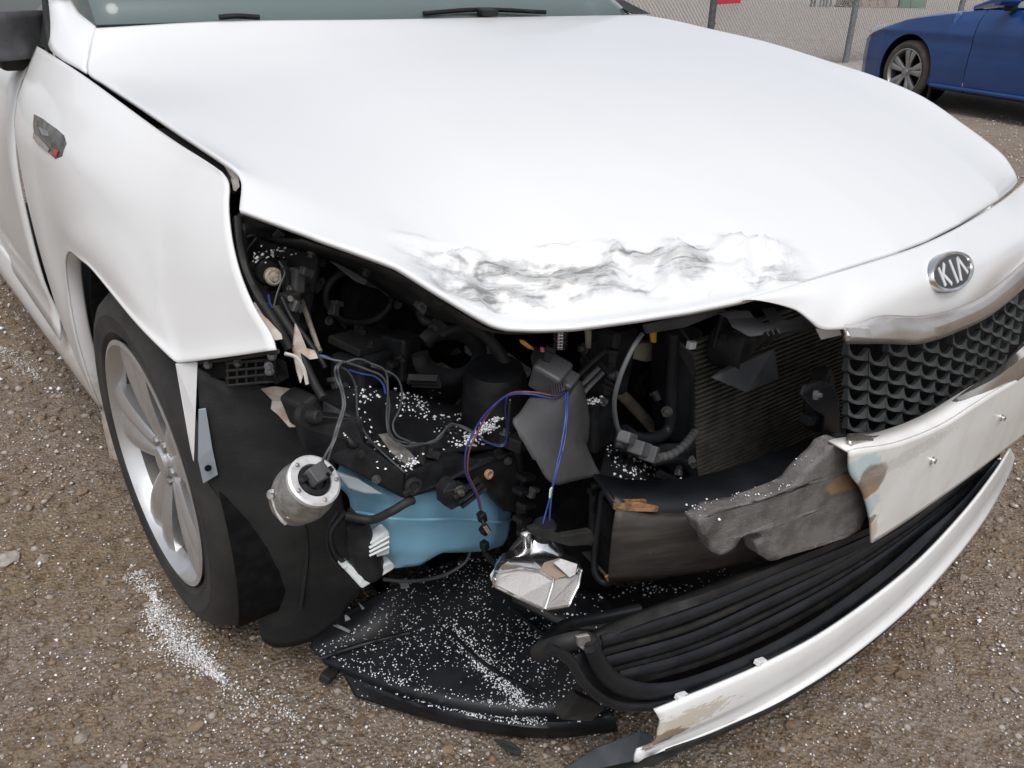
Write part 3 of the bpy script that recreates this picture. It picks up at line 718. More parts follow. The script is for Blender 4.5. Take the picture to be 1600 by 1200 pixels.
# each scale of the mesh is a crescent with two horns
AX, AZ, BX, BZ = .0575, -.0235, .0085, -.0258
def scale_mesh():
    N = 8; V = []; F = []
    for i in range(N+1):
        t = i/N; u = 2*t-1
        up = .017*abs(u)**2.6 - .001; lo = -.0085+.0035*abs(u)**2
        x = AX*(t-.5); zz = AZ*(t-.5)
        w = .010
        V += [(x, -.003, zz+up), (x, -.006, zz+lo+.003), (x, .004, zz+lo), (x, .004, zz+up-.002)]
    for i in range(N):
        for q in range(4): F.append((i*4+q, (i+1)*4+q, (i+1)*4+(q+1) % 4, i*4+(q+1) % 4))
    F.append((0, 1, 2, 3)); F.append(tuple(N*4+q for q in (3, 2, 1, 0)))
    me = bpy.data.meshes.new('grille_scale'); me.from_pydata(V, [], F); me.update(); me.materials.append(M['gm']); return me
M['gm'] = mat('grille_grey_plastic', (.028, .033, .035), .42, c2=(.048, .054, .056), ns=40)
gme = scale_mesh(); g0 = Y3((1420, 600, GY)); ng = 0
for i in range(-30, 30):
    for j in range(-30, 30):
        x = g0.x+i*AX+j*BX; z = g0.z+i*AZ+j*BZ
        if inside(x, z, gpoly) and x < .75:
            o = bpy.data.objects.new('grille_scale', gme); col.objects.link(o); o.parent = grille
            o.location = Vector((x, GY+.1*x*x, z)); ng += 1
V, F = gridmesh([[Y3((a, b, .17)) for a, b, c in gt], [Y3((a, b, .15)) for a, b, c in gb]])
mesh('grille_backing', V, F, M['void'], grille, solid=.004)
# bumper crossbar
bt = [WB(a, b) for a, b in ((1324, 704), (1340, 700), (1400, 690), (1470, 662), (1540, 618), (1606, 580))]
bm1 = [WB(a, b, -.006) for a, b in ((1326, 726), (1340, 720), (1400, 710), (1470, 682), (1540, 636), (1606, 598))]
bb = [WB(a, b, .004) for a, b in ((1359, 847), (1380, 834), (1430, 801), (1500, 752), (1560, 707), (1606, 672))]
lft = [WB(a, b) for a, b in ((1324, 704), (1326, 738), (1345, 768), (1357, 812), (1359, 847))]
C1, C2 = cr(bt, 60), cr(bb, 60); C1[0] = lft[0]; C2[0] = lft[-1]
cl = cr(lft, 24); crr = cr([C1[-1], WB(1606, 626, -.006), C2[-1]], 24)
rows = coons(cl, crr, C1, C2)
V, F = gridmesh(rows); bar = mesh('bumper_crossbar', V, F, M['bar'], car, solid=.004); bar['label'] = 'stained white bumper crossbar broken off at one end'
V, F = gridmesh([[p for p in C1], [p+Vector((0, .03, .002)) for p in C1]]); mesh('bumper_ledge', V, F, M['bar'], bar, solid=.003)
for px, py in ((1453, 718), (1562, 652)):
    p = WB(px, py, -.002); lathe('bolt', p, (0, -1, .1), [(.007, 0), (.007, .004), (.0045, .005), (.0045, .009), (.002, .010)], M['chrome'], bar, 10)
sheet('bumper_trim_end', [[Y3(p) for p in ((1325, 690, .03), (1345, 686, .028), (1392, 680, .026))], [Y3(p) for p in ((1327, 702, .02), (1345, 699, .016), (1392, 692, .014))]], M['satin'], bar, .004, 10, 5)
pplate('broken_clip', [(1308, 684, .05), (1322, 680, .04), (1340, 694, .03), (1334, 702, .035), (1318, 696, .045)], .012, M['gloss'], bar)
# lower grille: frame and slats
lg = sheet('lower_grille', [[WB(a, b, .07) for a, b in ((905, 1003), (965, 972), (1100, 921), (1230, 868), (1330, 828), (1420, 780), (1500, 728), (1556, 700))],
                            [WB(a, b, .05) for a, b in ((922, 1014), (975, 984), (1100, 936), (1235, 880), (1340, 836), (1430, 792), (1510, 738), (1560, 706))],
                            [WB(a, b, .085) for a, b in ((930, 1020), (980, 990), (1100, 945), (1235, 888), (1340, 842), (1430, 800), (1510, 746), (1562, 712))]], M['blk2'], car, .004, 50, 8)
SL = [((938, 1003), (1080, 960), (1240, 893), (1352, 846), (1440, 796), (1530, 735)), ((946, 1035), (1080, 997), (1200, 942), (1300, 893), (1400, 832), (1480, 776), (1545, 728)), ((966, 1058), (1080, 1026), (1200, 974), (1320, 908), (1424, 838), (1500, 778), (1555, 728))]
for k, s in enumerate(SL):
    V, F = tube_vf(cr([WB(a, b, .05-.004*k) for a, b in s], 40), .0062, 8, True, 1.7); mesh('slat', V, F, M['gloss'], lg, ang=60)
for k in range(3):      # finer slats between the main ones
    hi_ = cr([WB(a, b, .056) for a, b in SL[k]], 40); lo_ = cr([WB(a, b, .04) for a, b in (SL[k+1] if k < 2 else ((985, 1076), (1080, 1054), (1200, 1008), (1330, 932), (1435, 850), (1510, 786), (1556, 738)))], 40)
    V, F = tube_vf([a.lerp(b, .5) for a, b in zip(hi_, lo_)], .0042, 6, True, 1.5); mesh('slat', V, F, M['blk2'], lg, ang=60)
for k, s in enumerate(SL):
    V, F = tube_vf(cr([WB(a, b-14, .075) for a, b in s], 40), .004, 6); mesh('slat_ridge', V, F, M['blk2'], lg)
rim = [(925, 1010), (940, 1044), (970, 1072), (1020, 1081), (1080, 1069), (1180, 1029), (1280, 973), (1380, 900), (1440, 848), (1505, 790), (1556, 728)]
V, F = tube_vf(cr([WB(a, b, .02) for a, b in rim], 60), .008, 8, True, 1.6); mesh('inner_rim', V, F, M['gloss'], lg, ang=60)
rim2 = [(858, 1012), (890, 1030), (912, 1066), (948, 1095), (992, 1104), (1056, 1093), (1180, 1039), (1300, 978), (1415, 890), (1500, 806), (1560, 733)]
V, F = tube_vf(cr([WB(a, b, .012) for a, b in rim2], 60), .007, 8); mesh('outer_rim', V, F, M['gloss'], lg, ang=60)
rows = [[WB(a, b, .03) for a, b in rim2[1:]], [WB(a, b, .034) for a, b in ((928, 1012), (945, 1050), (975, 1078), (1020, 1086), (1080, 1074), (1180, 1034), (1280, 978), (1380, 905), (1440, 853), (1556, 732))]]
sheet('rim_web', rows, M['gloss'], lg, .004, 50, 5)
rows = [[WB(a, b, .16) for a, b in ((905, 1003), (965, 972), (1100, 921), (1230, 868), (1330, 828), (1420, 780), (1500, 728), (1556, 700))], [WB(a, b, .13) for a, b in ((925, 1060), (985, 1085), (1100, 1065), (1230, 1005), (1330, 930), (1420, 860), (1500, 790), (1560, 725))]]
sheet('grille_duct', rows, M['void'], lg, .004, 40, 4)
ptube('frame_arm', [(838, 1022, .16), (870, 1008, .13), (912, 1000, .11), (930, 1012, .10)], .009, M['blk2'], lg, n=8, flat=1.4)
pplate('broken_tab', [(902, 996, .105), (922, 992, .10), (926, 1010, .10), (914, 1018, .10), (904, 1010, .105)], .006, M['cast'], lg)
# white lip and its black edge
lt = [WB(a, b, .004) for a, b in ((1020, 1107), (1060, 1091), (1190, 1036), (1300, 976), (1420, 886), (1500, 804), (1552, 738), (1576, 700))]
lb = [WB(a, b, -.004) for a, b in ((1040, 1172), (1130, 1138), (1240, 1084), (1350, 1009), (1450, 919), (1532, 818), (1571, 748), (1583, 714))]
C1, C2 = cr(lt, 80), cr(lb, 80)
cl = lin([C1[0], WB(1030, 1122, 0), WB(1022, 1160, 0), WB(992, 1170, 0), WB(988, 1192, 0), C2[0]], 16)
crr = lin([C1[-1], C2[-1]], 16)
rows = coons(cl, crr, C1, C2)
V, F = gridmesh(rows); lip = mesh('bumper_lip', V, F, M['lip'], car, solid=.004); lip['label'] = 'white lower lip scraped brown at its broken end'
V, F = gridmesh([[p+Vector((0, .002, .001)) for p in C2], [p+Vector((0, .006, -.016)) for p in C2], [p+Vector((0, .03, -.026)) for p in C2]]); mesh('lip_edge', V, F, M['blk2'], lip, solid=.004)
for a, b in ((1065, 1088), (1188, 1034)):
    box('lip_clip', WB(a, b, .006), (.022, .01, .008), M['lip'], lip, rot=(0, 20, 0), bev=.001)
plate('lip_underside', [WB(988, 1192, 0), WB(1040, 1174, 0), WB(1130, 1142, .0), WB(1020, 1198, -.02), WB(930, 1205, .0)], .004, M['blk2'], lip, d=(0, 1, -.2))
plate('torn_lip_strip', [Z3(p) for p in ((872, 1206, .03), (930, 1168, .05), (1000, 1142, .08), (1022, 1150, .09), (1008, 1172, .07), (990, 1196, .05), (960, 1206, .04))], .006, mat('dark_blue_grey_plastic', (.035, .042, .05), .5, c2=(.06, .07, .08), ns=20), lip, d=(0, .3, -1))
# --- crash beam, foam
bf = sheet('crash_beam', [[Y3(p) for p in ((963, 792, .20), (1035, 803, .165), (1130, 797, .13), (1240, 762, .105), (1350, 715, .095))], [Y3(p) for p in ((958, 812, .19), (1035, 822, .155), (1130, 815, .12), (1240, 780, .095), (1350, 735, .085))], [Y3(p) for p in ((952, 870, .19), (1035, 872, .155), (1130, 862, .12), (1240, 830, .095), (1360, 790, .085))], [Y3(p) for p in ((950, 906, .20), (1035, 899, .165), (1130, 884, .13), (1240, 854, .105), (1362, 815, .095))]], M['steel'], car, .004, 40, 12, flip=False)
V, F = gridmesh([[p, p+Vector((.01, .07, .015))] for p in cr([Y3(p) for p in ((963, 792, .20), (1035, 803, .165), (1130, 797, .13), (1240, 762, .105), (1350, 715, .095))], 30)]); mesh('beam_top', V, F, M['gloss'], bf, solid=.003)
V, F = gridmesh([[p, p+Vector((.01, .07, .0))] for p in cr([Y3(p) for p in ((950, 906, .20), (1035, 899, .165), (1130, 884, .13), (1240, 854, .105), (1362, 815, .095))], 30)]); mesh('beam_bottom', V, F, M['steel'], bf, solid=.003)
ptube('beam_end', [(962, 790, .205), (944, 768, .235), (938, 800, .24), (930, 860, .235), (930, 895, .225), (945, 911, .21), (958, 906, .20)], .0055, M['gloss'], bf, n=8)
pplate('beam_end_plate', [(958, 795, .21), (940, 778, .24), (934, 880, .235), (942, 902, .22), (950, 902, .205)], .004, M['void'], bf)
for pts in (((960, 788, .198), (1000, 786, .178), (1030, 792, .162), (1028, 800, .161), (990, 800, .182), (960, 797, .197)), ((975, 782, .20), (1010, 781, .18), (1012, 786, .178), (978, 788, .197)), ((946, 902, .199), (965, 893, .19), (1010, 890, .172), (1018, 900, .168), (985, 904, .182), (950, 910, .198)), ((1240, 772, .09), (1262, 762, .09), (1268, 770, .088), (1250, 780, .088))):
    pplate('rust_patch', pts, .004, M['rust'], bf, bev=.001)
def foam_f(p):
    return p+Vector((.0022*mn.noise(p*110), .0025*mn.noise(p*14+Vector((5, 0, 0))), .0022*mn.noise(p*112)))
fo = [(1091, 816), (1104, 806), (1122, 796), (1160, 790), (1205, 774), (1245, 758), (1262, 735), (1285, 715), (1298, 698), (1322, 690), (1330, 705), (1336, 745), (1350, 770), (1356, 800), (1344, 826), (1320, 842), (1270, 858), (1205, 876), (1186, 868), (1181, 850), (1193, 838), (1180, 832), (1160, 838), (1146, 858), (1128, 869), (1112, 862), (1108, 842), (1097, 834)]
P = lin([Y3((a, b, .085-.00024*(a-1090))) for a, b in fo+fo[:1]], 110)[:-1]
tri = tessellate_polygon([P]); bm = bmesh.new(); vs = [bm.verts.new(p) for p in P]
for t in tri:
    try: bm.faces.new([vs[i] for i in t])
    except ValueError: pass
bmesh.ops.recalc_face_normals(bm, faces=bm.faces)
ex = bmesh.ops.extrude_face_region(bm, geom=list(bm.faces)); bmesh.ops.translate(bm, verts=[e for e in ex['geom'] if isinstance(e, bmesh.types.BMVert)], vec=(.006, .030, -.004))
bmesh.ops.recalc_face_normals(bm, faces=bm.faces)
for _ in range(3):
    bmesh.ops.subdivide_edges(bm, edges=[e for e in bm.edges if e.calc_length() > .012], cuts=1); bmesh.ops.triangulate(bm, faces=[f for f in bm.faces if len(f.verts) > 3])
for v in bm.verts: v.co = foam_f(v.co)
me = bpy.data.meshes.new('foam_absorber'); bm.to_mesh(me); bm.free(); me.materials.append(M['foam']); me.polygons.foreach_set('use_smooth', [True]*len(me.polygons))
foam = link('foam_absorber', me, car); foam['label'] = 'torn grey foam block on the crash beam'

# ------------------------------------------------------------------ radiator, horns, brackets
rad_ = pplate('radiator', [(1083, 545, .275), (1345, 500, .275), (1350, 700, .275), (1240, 745, .275), (1084, 768, .275)], .03, M['fin'], car, bev=0)
# condenser tubes, stacked across the core (real bars, joined: each is finer than the eye picks out singly)
A0, A1, B0, B1 = Y3((1084, 535, .268)), Y3((1086, 772, .268)), Y3((1346, 452, .268)), Y3((1352, 690, .268))
V = []; F = []; NT = 34
for i in range(NT):
    t = i/(NT-1); a = A0.lerp(A1, t); b = B0.lerp(B1, t); b = Vector((b.x, b.y, a.z)); h = .0022
    k = len(V)
    for p in (a, b):
        V += [p+Vector((0, -.004, -h)), p+Vector((0, -.004, h)), p+Vector((0, .004, h)), p+Vector((0, .004, -h))]
    F += [(k+q, k+(q+1) % 4, k+4+(q+1) % 4, k+4+q) for q in range(4)]+[(k, k+1, k+2, k+3), (k+7, k+6, k+5, k+4)]
o = mesh('condenser_tubes', V, F, mat('condenser_tube', (.15, .145, .125), .5, .4, c2=(.09, .087, .075), ns=30), rad_, smooth=False); o['kind'] = 'stuff'
fr = pplate('radiator_frame', [(1046, 520, .30), (1062, 515, .30), (1090, 512, .27), (1100, 520, .26), (1094, 560, .262), (1086, 600, .262), (1086, 770, .262), (1072, 772, .268), (1070, 690, .275), (1050, 690, .29), (1044, 640, .295)], .04, M['gloss'], car, bev=.004)
ptube('frame_lip', [(1052, 520, .275), (1048, 600, .275), (1046, 660, .275), (1035, 680, .272), (1000, 685, .272), (975, 672, .275)], .010, M['gloss'], fr, n=8)
sheet('frame_foot', [[Y3(p) for p in ((960, 668, .30), (1000, 690, .285), (1050, 692, .275), (1080, 690, .268))], [Y3(p) for p in ((956, 700, .28), (1000, 716, .27), (1050, 735, .262), (1086, 770, .255))]], M['blk'], fr, .01, 12, 6)
ptube('bracket_loop', [(1022, 722, .25), (1060, 718, .245), (1080, 738, .242), (1074, 760, .24), (1050, 750, .24), (1030, 740, .245)], .007, M['gloss'], fr, n=8)
pplate('cream_bracket', [(986, 541, .36), (1010, 536, .36), (1043, 539, .36), (1043, 562, .36), (1010, 566, .36), (984, 560, .36)], .02, M['cream'], car, bev=.003)
pplate('amber_clip', [(1018, 518, .30), (1027, 518, .30), (1026, 536, .30), (1020, 536, .30)], .006, M['orange'], car)
pbox('pale_clip', (1080, 539, .25), (.014, .01, .012), M['tankwhite'], car, rot=(0, 10, 0))
ptube('coolant_pipe', [(966, 612, .40), (985, 630, .40), (1020, 668, .40)], .0105, M['tan'], car, n=10)
ptube('coolant_pipe', [(962, 640, .42), (975, 652, .42), (985, 660, .42)], .007, M['tan'], car, n=10)
pbox('pale_label', (1030, 610, .40), (.007, .004, .02), M['tankwhite'], car)
ptube('harness_cable', [(1003, 522, .22), (988, 545, .21), (970, 585, .205), (960, 625, .205), (963, 660, .205), (970, 680, .205)], .0035, M['wire'], car, n=6)
con = pbox('connector', (980, 684, .20), (.034, .018, .016), M['dkgrey'], car, rot=(0, 32, 20), bev=.002)
pbox('connector_body', (1000, 700, .197), (.040, .022, .020), M['dkgrey'], con, rot=(0, 32, 20), bev=.002)
pbox('connector_latch', (1014, 708, .193), (.012, .024, .024), M['grey_rub'], con, rot=(0, 32, 20), bev=.002)
ptube('convoluted_hose', [(1026, 716, .195), (1050, 710, .20), (1070, 695, .21), (1086, 675, .235)], lambda t: .0065+.0008*math.sin(t*60), M['grey_rub'], car, n=8, res=50)
# horns
h1 = lathe('horn', Y3((1165, 540, .22)), (.35, -1, -.05), [(.028, -.05), (.040, -.045), (.046, -.02), (.046, 0), (.040, .006), (.028, .004), (.012, .010), (.0, .010)], M['blk'], car, 32)
pplate('horn_bracket', [(1130, 490, .235), (1160, 488, .235), (1160, 520, .235), (1128, 560, .235), (1115, 545, .235)], .006, M['blk'], h1)
pplate('air_guide', [(1112, 590, .20), (1150, 566, .215), (1210, 545, .22), (1217, 592, .21), (1190, 600, .205), (1166, 613, .195)], .002, mat('smoky_sheet', (.04, .046, .052), .3, c2=(.07, .075, .08), ns=15), car, bev=0)
h2 = lathe('horn', Y3((1290, 625, .17)), (.45, -1, .1), [(.03, -.03), (.052, -.024), (.056, -.008), (.054, 0), (.046, .003), (.044, .006), (.03, .008), (.012, .014), (.0, .015)], M['blk2'], car, 36)
pplate('horn_bracket', [(1252, 618, .135), (1258, 602, .135), (1280, 596, .13), (1304, 602, .13), (1312, 625, .13), (1314, 690, .14), (1306, 720, .15), (1282, 720, .15), (1288, 650, .135), (1270, 640, .135)], .006, mat('bracket_blue_black', (.018, .021, .028), .35), h2, bev=.002)
lathe('horn_nut', Y3((1272, 617, .128)), (.3, -1, .2), [(.008, 0), (.008, .006), (.004, .007), (.004, .012)], M['cast'], h2, 6)
pbox('horn_terminal', (1262, 655, .14), (.018, .02, .016), M['gloss'], h2, rot=(0, 10, 0))
# slotted upper brace
br = pplate('upper_brace', [(1122, 490, .20), (1150, 486, .19), (1172, 486, .182), (1178, 496, .175), (1200, 508, .155), (1208, 506, .153), (1194, 484, .182), (1212, 482, .178), (1225, 500, .15), (1240, 502, .145), (1262, 498, .142), (1276, 512, .12), (1172, 526, .14), (1148, 513, .165), (1140, 498, .185)], .005, M['dkgrey'], car, bev=.001)
pplate('brace_edge', [(1172, 526, .14), (1276, 512, .12), (1276, 516, .125), (1174, 531, .145)], .03, M['blk2'], br, bev=.001)
pplate('hood_latch_plate', [(1005, 508, .27), (1040, 500, .25), (1128, 476, .21), (1135, 486, .215), (1070, 512, .25), (1010, 522, .275)], .004, M['dkgrey'], car, bev=.001)
# lower support under the radiator with brackets
sheet('lower_support', [[Y3(p) for p in ((945, 700, .33), (1000, 730, .30), (1090, 775, .265), (1200, 755, .25), (1330, 690, .22))], [Y3(p) for p in ((930, 760, .27), (1000, 785, .24), (1090, 792, .20), (1200, 770, .17), (1330, 705, .15))]], M['blk'], car, .01, 24, 6)
ptube('support_rib', [(1010, 796, .185), (1090, 796, .17), (1150, 785, .15), (1250, 752, .13)], .007, M['gloss'], car, n=8)
ptube('support_rib', [(1080, 782, .20), (1130, 776, .19), (1200, 760, .17)], .006, M['gloss'], car, n=8)
# dark depth of the engine bay
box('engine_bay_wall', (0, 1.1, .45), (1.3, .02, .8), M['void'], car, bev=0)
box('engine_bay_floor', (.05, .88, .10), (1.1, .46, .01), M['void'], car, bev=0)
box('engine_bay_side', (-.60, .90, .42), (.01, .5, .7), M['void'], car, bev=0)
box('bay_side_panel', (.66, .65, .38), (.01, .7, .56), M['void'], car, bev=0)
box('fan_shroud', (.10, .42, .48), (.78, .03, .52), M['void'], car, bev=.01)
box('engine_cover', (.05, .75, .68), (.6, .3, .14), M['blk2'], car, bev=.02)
sheet('fender', [[p+Vector((.003, 0, -.004)) for p in hr[2:-4:6]], [p+Vector((.07, .03, -.06)) for p in hr[2:-4:6]], [Vector((.92, p.y+.03, p.z-.30)) for p in hr[2:-4:6]]], M['paint'], car, .003, 24, 8)
sheet('bumper_side', [[Vector((.88, .36, .70)), Vector((.91, .55, .72))], [Vector((.87, .33, .3)), Vector((.91, .6, .3))]], M['paint'], car, .003, 8, 6)
# ------------------------------------------------------------------ headlamp bay
SNOW = []      # (points list, spec) sheets that caught snow
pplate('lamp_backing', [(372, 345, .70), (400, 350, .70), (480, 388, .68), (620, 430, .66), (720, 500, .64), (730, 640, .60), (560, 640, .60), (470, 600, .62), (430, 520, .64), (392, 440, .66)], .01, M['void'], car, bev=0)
pan = sheet('headlamp_panel', [[Y3(p) for p in ((374, 350, .66), (400, 352, .655), (450, 370, .64), (500, 392, .62))], [Y3(p) for p in ((380, 395, .64), (410, 395, .65), (450, 400, .64), (500, 420, .62))], [Y3(p) for p in ((390, 440, .61), (420, 440, .63), (450, 450, .63), (490, 465, .61))], [Y3(p) for p in ((420, 490, .56), (440, 500, .57), (460, 510, .58), (478, 520, .58))]], M['blk'], car, .006, 16, 12)
ptube('panel_edge', [(376, 335, .63), (392, 345, .63), (440, 358, .62), (500, 385, .60), (560, 410, .585), (620, 440, .57)], .007, M['blk2'], car, n=6)
ptube('panel_edge', [(371, 340, .625), (374, 380, .60), (383, 420, .57), (402, 462, .535), (430, 505, .495), (452, 545, .475)], .0065, M['blk2'], car, n=6)
ptube('panel_seam', [(384, 372, .63), (392, 368, .63), (400, 372, .63), (382, 400, .62), (390, 430, .60), (405, 455, .58)], .0025, M['blk2'], car, n=6)
mo = lathe('lamp_motor', Y3((418, 425, .61)), (-.1, -1, .1), [(.026, -.02), (.026, 0), (.022, .004), (.019, .002), (.016, .006), (.013, .006)], M['blk'], car, 28)
gear = lathe('motor_gear', Y3((427, 432, .595)), (-.15, -1, .15), [(.0125, -.006), (.0125, .004), (.010, .006), (.007, .005), (.006, .008), (.003, .009)], mat('ivory_plastic', (.50, .45, .36), .5, c2=(.25, .22, .17), ns=160), mo, 18)
pbox('relay', (464, 438, .58), (.018, .018, .036), M['dkgrey'], car, rot=(0, 12, 15), bev=.003)
rl = pbox('relay', (453, 472, .56), (.026, .02, .028), M['blk2'], car, rot=(0, 4, 15), bev=.003)
lathe('relay_screw', Y3((453, 466, .545)), (0, -1, 0), [(.004, 0), (.004, .003)], M['cast'], rl, 8)
pbox('relay', (447, 440, .58), (.008, .012, .045), M['blk2'], car, rot=(0, 0, 15), bev=.002)
pbox('clip_block', (479, 425, .57), (.02, .012, .012), M['dkgrey'], car, rot=(0, 30, 15), bev=.002)
pbox('clip_block', (447, 412, .60), (.012, .012, .01), M['blk2'], car, rot=(0, 10, 15), bev=.002)
pbox('clip_block', (457, 492, .55), (.018, .012, .02), M['blk2'], car, rot=(0, 10, 15), bev=.002)
ptube('wire', [(436, 408, .585), (445, 425, .575), (438, 445, .57), (432, 462, .565), (428, 480, .56)], .0015, M['wire'], car, n=5)
ptube('wire', [(419, 460, .57), (421, 472, .565), (426, 482, .56)], .0018, M['wireblue'], car, n=5)
# bent flanges along the fender's torn edge
pplate('bent_flange', [(386, 474, .52), (398, 482, .515), (420, 500, .49), (440, 522, .465), (442, 530, .46), (430, 532, .462), (408, 512, .488), (392, 492, .51)], .003, M['beige'], car, bev=.001)
pplate('bent_flange', [(392, 478, .528), (400, 472, .53), (428, 505, .50), (443, 523, .48), (438, 528, .482), (415, 506, .505)], .004, mat('scuffed_clear', (.36, .37, .38), .3, c2=(.24, .24, .25), ns=40), car, bev=.001)
pplate('bent_flange', [(462, 505, .50), (470, 520, .49), (480, 545, .475), (492, 548, .465), (498, 560, .455), (484, 562, .46), (470, 552, .475), (476, 580, .462), (470, 600, .455), (464, 580, .465), (458, 548, .485)], .004, M['beige'], car, bev=.001)
ptube('flange_edge', [(445, 552, .46), (462, 558, .458), (474, 575, .452), (480, 600, .448)], .0025, mat('bright_torn_edge', (.6, .58, .55), .4), car, n=5)
pplate('bent_flange', [(408, 608, .53), (430, 604, .515), (455, 608, .50), (474, 612, .485), (470, 630, .485), (464, 650, .49), (462, 668, .488), (452, 668, .495), (436, 650, .51), (424, 640, .52), (426, 626, .522)], .003, M['beige'], car, bev=.001)
bo = lathe('bolt', Y3((482, 650, .425)), (.5, -1, .2), [(.016, -.01), (.016, 0), (.009, .001), (.009, .016), (.007, .018)], M['blk2'], car, 12)
pbox('bolt_block', (474, 640, .47), (.03, .05, .05), M['blk2'], car, rot=(0, -15, 15), bev=.006)
ptube('loom', [(430, 480, .53), (450, 510, .51), (468, 540, .49), (478, 570, .47), (492, 600, .45), (505, 622, .43)], .006, M['blk2'], car, n=7)
ptube('loom', [(440, 465, .55), (456, 498, .53), (472, 520, .51), (500, 560, .48), (508, 575, .47)], .004, M['blk'], car, n=7)
ptube('brace_rod', [(472, 470, .60), (484, 505, .57), (500, 550, .53)], .004, M['tan'], car, n=6)
# round air opening and diagonal bracket
pplate('diagonal_bracket', [(506, 392, .60), (520, 396, .595), (574, 430, .565), (580, 440, .56), (570, 446, .56), (556, 440, .567), (508, 402, .60)], .012, M['dkgrey'], car, bev=.002)
pplate('bracket_wing', [(578, 425, .565), (598, 424, .56), (615, 462, .545), (606, 464, .545), (592, 452, .55), (572, 447, .558)], .004, M['blk2'], car)
rg = [Y3((560+52*math.cos(t), 463+42*math.sin(t), .62)) for t in [2*math.pi*i/24 for i in range(24)]]
V, F = tube_vf(rg+rg[:2], .006, 6); mesh('round_housing', V, F, M['blk2'], car)
lathe('round_housing_cup', Y3((562, 462, .66)), (.1, -1, .15), [(.0, 0), (.045, 0), (.052, .02), (.056, .035)], M['void'], car, 32)
lathe('round_housing_hub', Y3((562, 450, .66)), (.1, -1, .15), [(.025, 0), (.03, .03), (.024, .032)], M['blk'], car, 24)
pbox('bay_ledge', (575, 530, .58), (.12, .06, .012), M['blk2'], car, rot=(10, 10, 25))
pbox('bay_box', (575, 570, .56), (.11, .06, .05), M['blk'], car, rot=(0, 8, 25), bev=.006)
pbox('bay_box', (625, 555, .56), (.05, .05, .07), M['blk'], car, rot=(0, 8, 25), bev=.006)
pbox('bay_ledge', (630, 534, .55), (.035, .02, .008), M['dkgrey'], car, rot=(0, 8, 25))
lathe('grey_canister', Y3((748, 590, .60)), (.02, 0, 1), [(.026, 0), (.026, .14), (.02, .15)], mat('grey_canister_plastic', (.20, .215, .23), .45), car, 24)
ro = [Y3((703+44*math.cos(t)*1.05, 553+37*math.sin(t), .47)) for t in [R(-150)+R(330)*i/24 for i in range(25)]]
V, F = tube_vf(ro, .009, 8, True, 1.6); mesh('duct_ring', V, F, M['blk'], car, ang=60)
ptube('duct_ring_arm', [(652, 475, .50), (662, 500, .485), (680, 505, .475), (688, 520, .47), (720, 510, .465), (752, 520, .455), (780, 550, .44), (800, 590, .42), (806, 610, .41)], lambda t: .007+.004*t, M['blk2'], car, n=8)
pplate('torn_bracket', [(676, 502, .462), (684, 488, .462), (690, 500, .46), (700, 510, .458), (730, 506, .455), (735, 516, .455), (700, 522, .458), (692, 528, .46), (686, 520, .462)], .004, M['blk2'], car, bev=.001)
pplate('pale_block', [(548, 590, .55), (556, 586, .55), (558, 614, .545), (546, 616, .545), (535, 588, .555)], .01, mat('olive_metal', (.24, .24, .15), .5, c2=(.13, .13, .08), ns=50), car)
dk = lathe('intake_duct', Y3((772, 648, .43)), (-.05, -.1, 1), [(.05, -.02), (.052, .02), (.048, .07), (.042, .085)], M['blk'], car, 28)
ptube('pale_hose', [(790, 560, .52), (806, 572, .52), (822, 582, .52)], .011, mat('pale_rubber', (.35, .34, .31), .5), car, n=10)
pplate('olive_pipe', [(672, 578, .55), (700, 572, .55), (712, 578, .55), (690, 588, .55)], .02, mat('olive_pipe_paint', (.15, .14, .09), .5), car)
lathe('spring', Y3((875, 545, .42)), (0, 0, 1), [(.0085+.0035*(i % 2), .0026*i) for i in range(16)], M['chrome'], car, 14)
pplate('orange_strip', [(813, 531, .36), (820, 532, .36), (836, 545, .35), (838, 549, .35), (826, 545, .355), (815, 537, .36)], .004, M['orange'], car)
pplate('grey_rod', [(917, 516, .36), (925, 516, .36), (924, 545, .36), (918, 545, .36)], .006, M['tan'], car)
ptube('guide_rail', [(890, 600, .33), (920, 570, .33), (945, 548, .33)], .005, M['blk2'], car, n=6)
ptube('guide_rail', [(900, 610, .32), (915, 595, .32), (935, 575, .32)], .0045, M['dkgrey'], car, n=6)
ptube('guide_rail', [(908, 618, .32), (922, 602, .32), (942, 582, .32)], .0045, M['dkgrey'], car, n=6)
pbox('bay_box', (950, 560, .36), (.06, .06, .11), M['blk'], car, rot=(0, 10, 10), bev=.008)
pbox('bay_box', (925, 650, .36), (.06, .06, .10), M['blk'], car, rot=(0, -5, 10), bev=.008)
box('strut_tower', Y3((650, 640, .60)), (.20, .12, .10), M['blk'], car, rot=(0, 0, 20), bev=.02)
